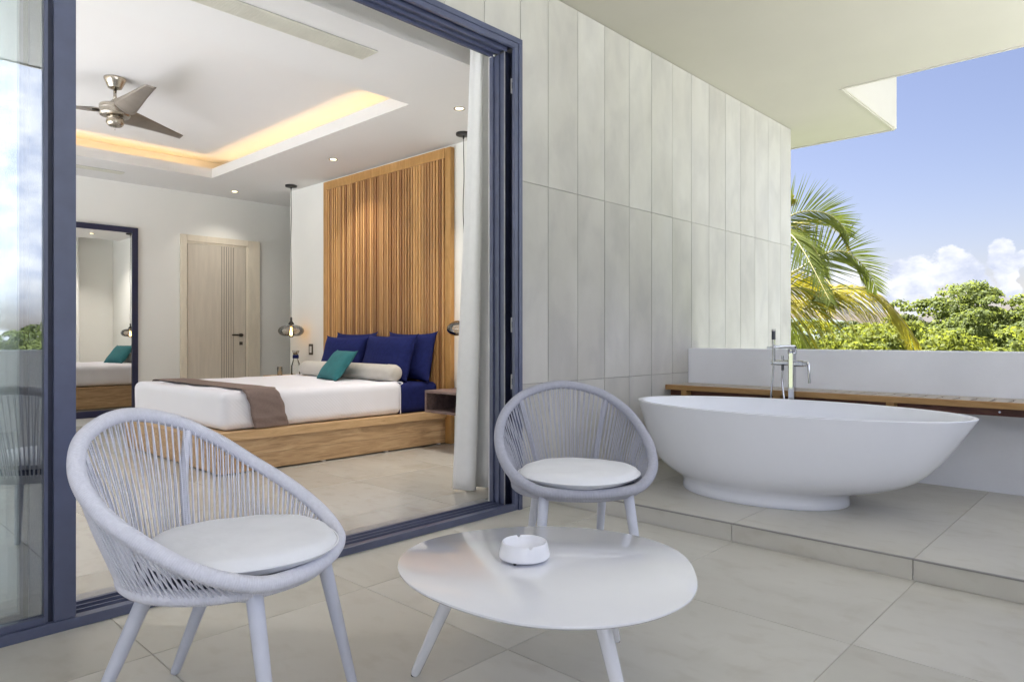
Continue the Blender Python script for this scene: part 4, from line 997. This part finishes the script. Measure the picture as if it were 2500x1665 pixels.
for (r, z, nt) in ((0.066, 0.008, 0), (0.072, 0.009, 0), (0.0745, 0.013, 0), (0.0735, 0.020, 0), (0.067, 0.046, 0.002), (0.0645, 0.0525, 0.008), (0.0630, 0.0535, 0.009), (0.0615, 0.0525, 0.009), (0.060, 0.046, 0.003), (0.058, 0.018, 0), (0.045, 0.014, 0), (0.01, 0.013, 0)): rings.append(aring(r, z, nt))
mb = loft(rings, True); mb.f.append(tuple(range(nA))[::-1]); mb.build('bowl', M['porcelain'], at, smooth=True)
for a in (195, 315, 75):
    MB().lathe([(0.0, 0.0), (0.004, 0.0), (0.006, 0.009), (0, 0.009)], 10, (0.058 * cos(R(a)), 0.058 * sin(R(a)), 0)).build('foot', M['rubber'], at)

# ================================================================ VEGETATION
nprng = np.random.default_rng(5)
def leaf_cloud(blobs, nleaf, size, seed, squash=0.8, shell=0.55):
    """leaf sized quads gathered in clumps inside a crown made of overlapping lobes"""
    g = np.random.default_rng(seed)
    bl = np.array(blobs, float); w = bl[:, 3] ** 2; w /= w.sum()
    ncl = max(8, nleaf // 110)
    bi = g.choice(len(bl), ncl, p=w)
    d = g.normal(size=(ncl, 3)); d /= np.linalg.norm(d, axis=1)[:, None]; d[:, 2] = np.abs(d[:, 2]) * 0.9 + d[:, 2] * 0.35
    rad = bl[bi, 3] * (shell + (1.08 - shell) * g.random(ncl) ** 0.5) * np.where(g.random(ncl) < 0.08, 1.22, 1.0)
    cl = bl[bi, :3] + d * rad[:, None] * np.array([1, 1, squash])
    ci = g.integers(0, ncl, nleaf)
    rc = size * (2.2 + 3.0 * g.random(ncl))
    e = g.normal(size=(nleaf, 3)); e[:, 2] = np.abs(e[:, 2]) * 1.1 - 0.35; e += d[ci] * 0.6; e /= np.linalg.norm(e, axis=1)[:, None]
    P = cl[ci] + e * (rc[ci] * (0.72 + 0.4 * g.random(nleaf)))[:, None] * np.array([1.15, 1.15, 0.75])
    nrm_ = e * 1.0 + g.normal(size=(nleaf, 3)) * 0.42; nrm_ /= np.linalg.norm(nrm_, axis=1)[:, None]
    t_ = np.cross(nrm_, g.normal(size=(nleaf, 3))); t_ /= np.linalg.norm(t_, axis=1)[:, None]; b_ = np.cross(nrm_, t_)
    L = size * (0.6 + 0.8 * g.random(nleaf))[:, None]; W = L * 0.42
    bend = nrm_ * L * 0.18
    V = np.stack([P - t_ * L * 0.6, P + b_ * W + bend * 0.3, P + t_ * L * 0.6 - bend, P - b_ * W + bend * 0.3], 1).reshape(-1, 3)
    return V
def quads_mesh(V, name, mat):
    me = bpy.data.meshes.new(name); n = len(V) // 4
    me.vertices.add(len(V)); me.vertices.foreach_set('co', V.astype(np.float32).ravel())
    me.loops.add(len(V)); me.loops.foreach_set('vertex_index', np.arange(len(V), dtype=np.int32))
    me.polygons.add(n); me.polygons.foreach_set('loop_start', np.arange(0, len(V), 4, dtype=np.int32)); me.polygons.foreach_set('loop_total', np.full(n, 4, np.int32))
    me.update(calc_edges=True); me.materials.append(mat); return me
GZ = -3.6
def make_tree(name, seed, H, Wd, nleaf, size, mat, nlobes=16, base=0.35):
    """tree of height H and crown width Wd, standing at the origin; returns meshes"""
    r = random.Random(seed); lobes = []
    for k in range(nlobes):
        a = r.uniform(0, 2 * pi); h = r.uniform(base, 1.0); q = (1 - ((h - 0.55) / 0.55) ** 2) ** 0.5 if abs(h - 0.55) < 0.55 else 0.1
        rr = Wd / 2 * q * r.uniform(0.25, 0.85); s = Wd * r.uniform(0.13, 0.24) * (0.7 + 0.5 * q)
        lobes.append((rr * cos(a), rr * sin(a), H * h - s * 0.6, s))
    V = leaf_cloud(lobes, nleaf, size, seed)
    crown = quads_mesh(V, 'crown', mat)
    tr = MB(); top = Vector((r.uniform(-.2, .2), r.uniform(-.2, .2), H * 0.7))
    tr.tube(spline([(0, 0, -0.1), (0.08, 0.05, H * 0.25), (top.x * 0.5, top.y * 0.5, H * 0.45), tuple(top)], 4), [0.16 * H / 6 * (1 - 0.8 * i / 12) for i in range(13)], 9)
    for lb in lobes[:10]:
        st_ = Vector((top.x * 0.4, top.y * 0.4, H * r.uniform(0.25, 0.5)))
        tr.tube([st_, (st_ + Vector(lb[:3])) / 2 + Vector((0, 0, 0.1)), Vector(lb[:3])], [0.05 * H / 6, 0.03 * H / 6, 0.012 * H / 6], 6)
    trunk = tr.mesh('trunk', smooth=True); trunk.materials.append(M['bark'])
    return crown, trunk
def place_tree(meshes, name, x, y, rz, sc, label, cat='tree', group=None):
    o = empty(name, (x, y, GZ), rz); o.scale = (sc, sc, sc); tag(o, label, cat, group)
    inst(meshes[0], 'crown', o); inst(meshes[1], 'trunk', o); return o
tA = make_tree('broadleaf_tree', 3, 6.2, 5.4, 42000, 0.085, M['leaf'], 26)
tD = make_tree('broadleaf_tree', 31, 6.2, 3.3, 26000, 0.085, M['leaf'], 18, base=0.3)
tB = make_tree('broadleaf_tree', 8, 5.2, 5.6, 32000, 0.09, M['leaf_dark'], 24)
tC = make_tree('lime_shrub', 12, 4.7, 4.6, 26000, 0.07, M['leaf_lime'], 24, base=0.4)
Fv = (0.7261, 0.6876); Rv = (0.6876, -0.7261)
def at(px, D):                                 # ground point on the ray of photo column px at distance D
    r_ = (px - 1250) / 1679.8 * D; return (Fv[0] * D + Rv[0] * r_, Fv[1] * D + Rv[1] * r_)
GRP = 'trees and shrubs beyond the terrace parapet'
for (ms, nm, px, D, rz, sc, lab) in (
    (tD, 'broadleaf_tree', 2350, 19.0, 0.4, 0.97, 'tallest round leafy green tree rising right of the palm'),
    (tA, 'broadleaf_tree', 2495, 17.5, 2.4, 0.83, 'bright leafy tree cut by the right edge of the photo'),
    (tA, 'broadleaf_tree', 2245, 21.0, 4.0, 0.80, 'leafy green tree where the golden palm frond ends'),
    (tA, 'broadleaf_tree', 2400, 23.0, 1.1, 0.86, 'wide leafy tree behind the tallest tree at the right'),
    (tB, 'broadleaf_tree', 2600, 21.0, 1.0, 1.02, 'dark leafy tree just beyond the right edge of the photo'),
    (tB, 'broadleaf_tree', 2110, 27.0, 0.2, 0.94, 'olive green tree behind the hanging palm fronds'),
    (tB, 'broadleaf_tree', 2000, 25.0, 2.2, 0.96, 'olive green tree close to the end of the concrete wall'),
    (tB, 'broadleaf_tree', 2200, 30.0, 3.2, 0.97, 'darker tree half hidden between the palm and the tallest tree'),
    (tB, 'broadleaf_tree', 1900, 27.0, 5.2, 0.98, 'olive green tree mostly hidden by the concrete wall'),
    (tC, 'lime_shrub', 1975, 14.0, 0.7, 0.965, 'yellow green shrub top just above the parapet beside the concrete wall'),
    (tC, 'lime_shrub', 2110, 14.5, 2.9, 0.970, 'yellow green shrub top just above the parapet under the palm'),
    (tC, 'lime_shrub', 2250, 14.0, 5.0, 0.955, 'yellow green shrub top above the parapet in front of the leafy trees'),
    (tC, 'lime_shrub', 2400, 13.0, 1.2, 0.945, 'yellow green shrub top below the tallest tree'),
):
    x, y = at(px, D); place_tree(ms, nm, x, y, rz, sc, lab, 'tree' if 'tree' in nm else 'shrub', GRP)
kk_ = 0
for ti, (x, y, ms, rz, sc) in enumerate(((6, -24, tB, 0, .90), (1, -30, tA, 1, .78), (9, -33, tB, 2, .97), (-5, -27, tA, 3, .77), (-11, -30, tB, 4, .93), (14, -27, tA, 5, .78), (4, -37, tB, 1.5, 1.0), (20, -20, tB, 2.5, .93), (-3, -38, tA, 0.5, .85), (24, -12, tA, 4.4, .78), (26, -5, tB, 3.1, .93))):
    place_tree(ms, 'broadleaf_tree', x, y, rz, sc, 'leafy tree on the open side, seen only mirrored in the glass door', 'tree', 'trees reflected in the glass')

def frond(rach, leaf_len, n, mat, seed, droop=0.35, fan=0.75, up=(0, 0, 1), r0=0.018, start=0.12, wid=0.022):
    """one pinnate palm leaf: rachis plus narrow leaflets on both sides"""
    r = random.Random(seed); P = spline(rach, 16); N = len(P); vs = []; fs = []; upv = Vector(up)
    for k in range(n):
        u = start + (1 - start) * (k + r.uniform(-.3, .3)) / n; u = min(max(u, 0), 0.999)
        i = u * (N - 1); j = int(i); q = P[j].lerp(P[min(j + 1, N - 1)], i - j); tn = (P[min(j + 2, N - 1)] - P[max(j - 1, 0)]).normalized()
        side = tn.cross(upv).normalized(); nrm_ = side.cross(tn).normalized()
        env = leaf_len * (0.45 + 0.75 * sin(pi * min(1, 0.15 + 0.85 * u)) ** 0.7) * (1 - 0.62 * u) * r.uniform(0.85, 1.1)
        for s in (1, -1):
            dr_ = droop * r.uniform(0.7, 1.3)
            d = (side * s * fan + tn * (0.55 + 0.55 * u) + nrm_ * 0.12 + Vector((r.uniform(-.07, .07), r.uniform(-.07, .07), r.uniform(-.07, .07)))).normalized()
            w0 = d.cross(nrm_).normalized() * wid * 0.5 * r.uniform(0.8, 1.2); o = len(vs)
            for m_ in range(5):
                f = m_ / 4; c_ = q + d * env * f + Vector((0, 0, -1)) * dr_ * env * f ** 2.0 * 1.1
                ww = w0 * (0.7 + 0.6 * sin(pi * min(f * 1.3, 1))) * (1 - f ** 3) + w0 * 0.04
                vs += [c_ - ww, c_ + ww]
            for m_ in range(4): fs.append((o + 2 * m_, o + 2 * m_ + 1, o + 2 * m_ + 3, o + 2 * m_ + 2))
    return vs, fs, P
palm = empty('coconut_palm', (10.46, 4.95, GZ)); tag(palm, 'coconut palm with arching sunlit fronds beyond the end of the concrete wall', 'palm tree')
CR = Vector((10.46, 4.95, 1.95)); PO = Vector((10.46, 4.95, GZ))
MB().tube(spline([(0.5, 0.3, -0.1), (0.35, 0.2, 1.6), (0.1, 0.05, 3.6), (0, 0, 5.5)], 6), [0.17 - 0.004 * i for i in range(19)], 12).build('trunk', M['bark'], palm, smooth=True)
CU = (-0.726, -0.6876, 0.30)        # the leaf plane of the upright fronds
FR = [  # world points of the rachis, leaflet length, material, droop, fan, normal of the leaf plane
    ([(10.46, 4.95, 1.95), (10.80, 4.60, 2.62), (11.09, 4.28, 2.97), (11.40, 3.97, 3.00), (11.60, 3.77, 2.84), (11.70, 3.66, 2.62)], 0.84, 'palm', 0.05, 0.75, CU),
    ([(10.46, 4.95, 1.95), (10.7, 4.66, 2.5), (11.05, 4.33, 2.80), (11.38, 4.00, 2.88), (11.62, 3.78, 2.70), (11.72, 3.66, 2.42)], 0.42, 'palm_gold', 0.5, 0.7, (-0.3, -0.3, 1)),
    ([(10.46, 4.95, 1.70), (11.07, 4.31, 2.04), (11.41, 3.95, 2.33), (11.66, 3.69, 2.36), (11.88, 3.46, 2.10), (12.00, 3.33, 1.75)], 0.95, 'palm', 0.12, 0.8, CU),
    ([(10.46, 4.95, 1.85), (11.07, 4.31, 1.55), (11.41, 3.95, 1.74), (11.81, 3.52, 1.77), (12.13, 3.19, 1.52), (12.44, 2.86, 0.93)], 1.05, 'palm_gold', 0.85, 0.55, (-0.45, -0.42, 0.9)),
    ([(10.46, 4.95, 1.88), (11.0, 4.35, 1.50), (11.30, 4.02, 1.66), (11.62, 3.68, 1.66), (11.95, 3.34, 1.35)], 0.85, 'palm', 0.8, 0.6, (-0.45, -0.42, 0.9)),
    ([(10.46, 4.95, 1.90), (10.95, 4.45, 2.55), (11.15, 4.2, 2.62), (11.32, 4.02, 2.35), (11.40, 3.93, 2.0)], 0.62, 'palm', 0.5, 0.7, CU),
    ([(10.46, 4.95, 1.85), (10.8, 4.5, 1.45), (11.1, 4.2, 1.05), (11.3, 4.0, 0.5)], 0.80, 'palm', 0.7, 0.7, (0, 0, 1)),
    ([(10.46, 4.95, 1.80), (11.0, 4.4, 1.80), (11.3, 4.08, 1.76), (11.55, 3.84, 1.52)], 0.75, 'palm_gold', 0.35, 0.8, CU),
    ([(10.46, 4.95, 1.95), (10.70, 4.75, 2.75), (10.95, 4.50, 3.10), (11.12, 4.33, 3.22)], 0.40, 'palm_gold', 0.05, 0.7, CU),
]
for k in range(8):
    a = R(62 + 24 * k); el = rng.uniform(0.3, 1.1); Lf = 2.6
    d = Vector((cos(a), sin(a), 0))
    FR.append(([tuple(CR), tuple(CR + d * Lf * 0.3 + Vector((0, 0, 0.6 * el + 0.2))), tuple(CR + d * Lf * 0.65 + Vector((0, 0, 0.7 * el))), tuple(CR + d * Lf + Vector((0, 0, 0.3 * el - 0.7)))], 0.75, 'palm', 0.4, 0.75, (0, 0, 1)))
for i, (ra, ll, mt, dr_, fn, upn) in enumerate(FR):
    vs, fs, P = frond(ra, ll, 105 if i == 3 else 66, M[mt], 40 + i, dr_, fn, up=upn, wid=0.022 if i == 3 else 0.0155)
    vs = [v - PO for v in vs]
    fo = MB().add(vs, fs)
    me = bpy.data.meshes.new('frond'); me.from_pydata([tuple(v) for v in fo.v], [], fo.f); me.materials.append(M[mt]); fob = inst(me, 'frond', palm)
    MB().tube([p - PO for p in P], [0.020 * (1 - 0.85 * j / len(P)) for j in range(len(P))], 6).build('rachis', M['rachis'], fob, smooth=True)
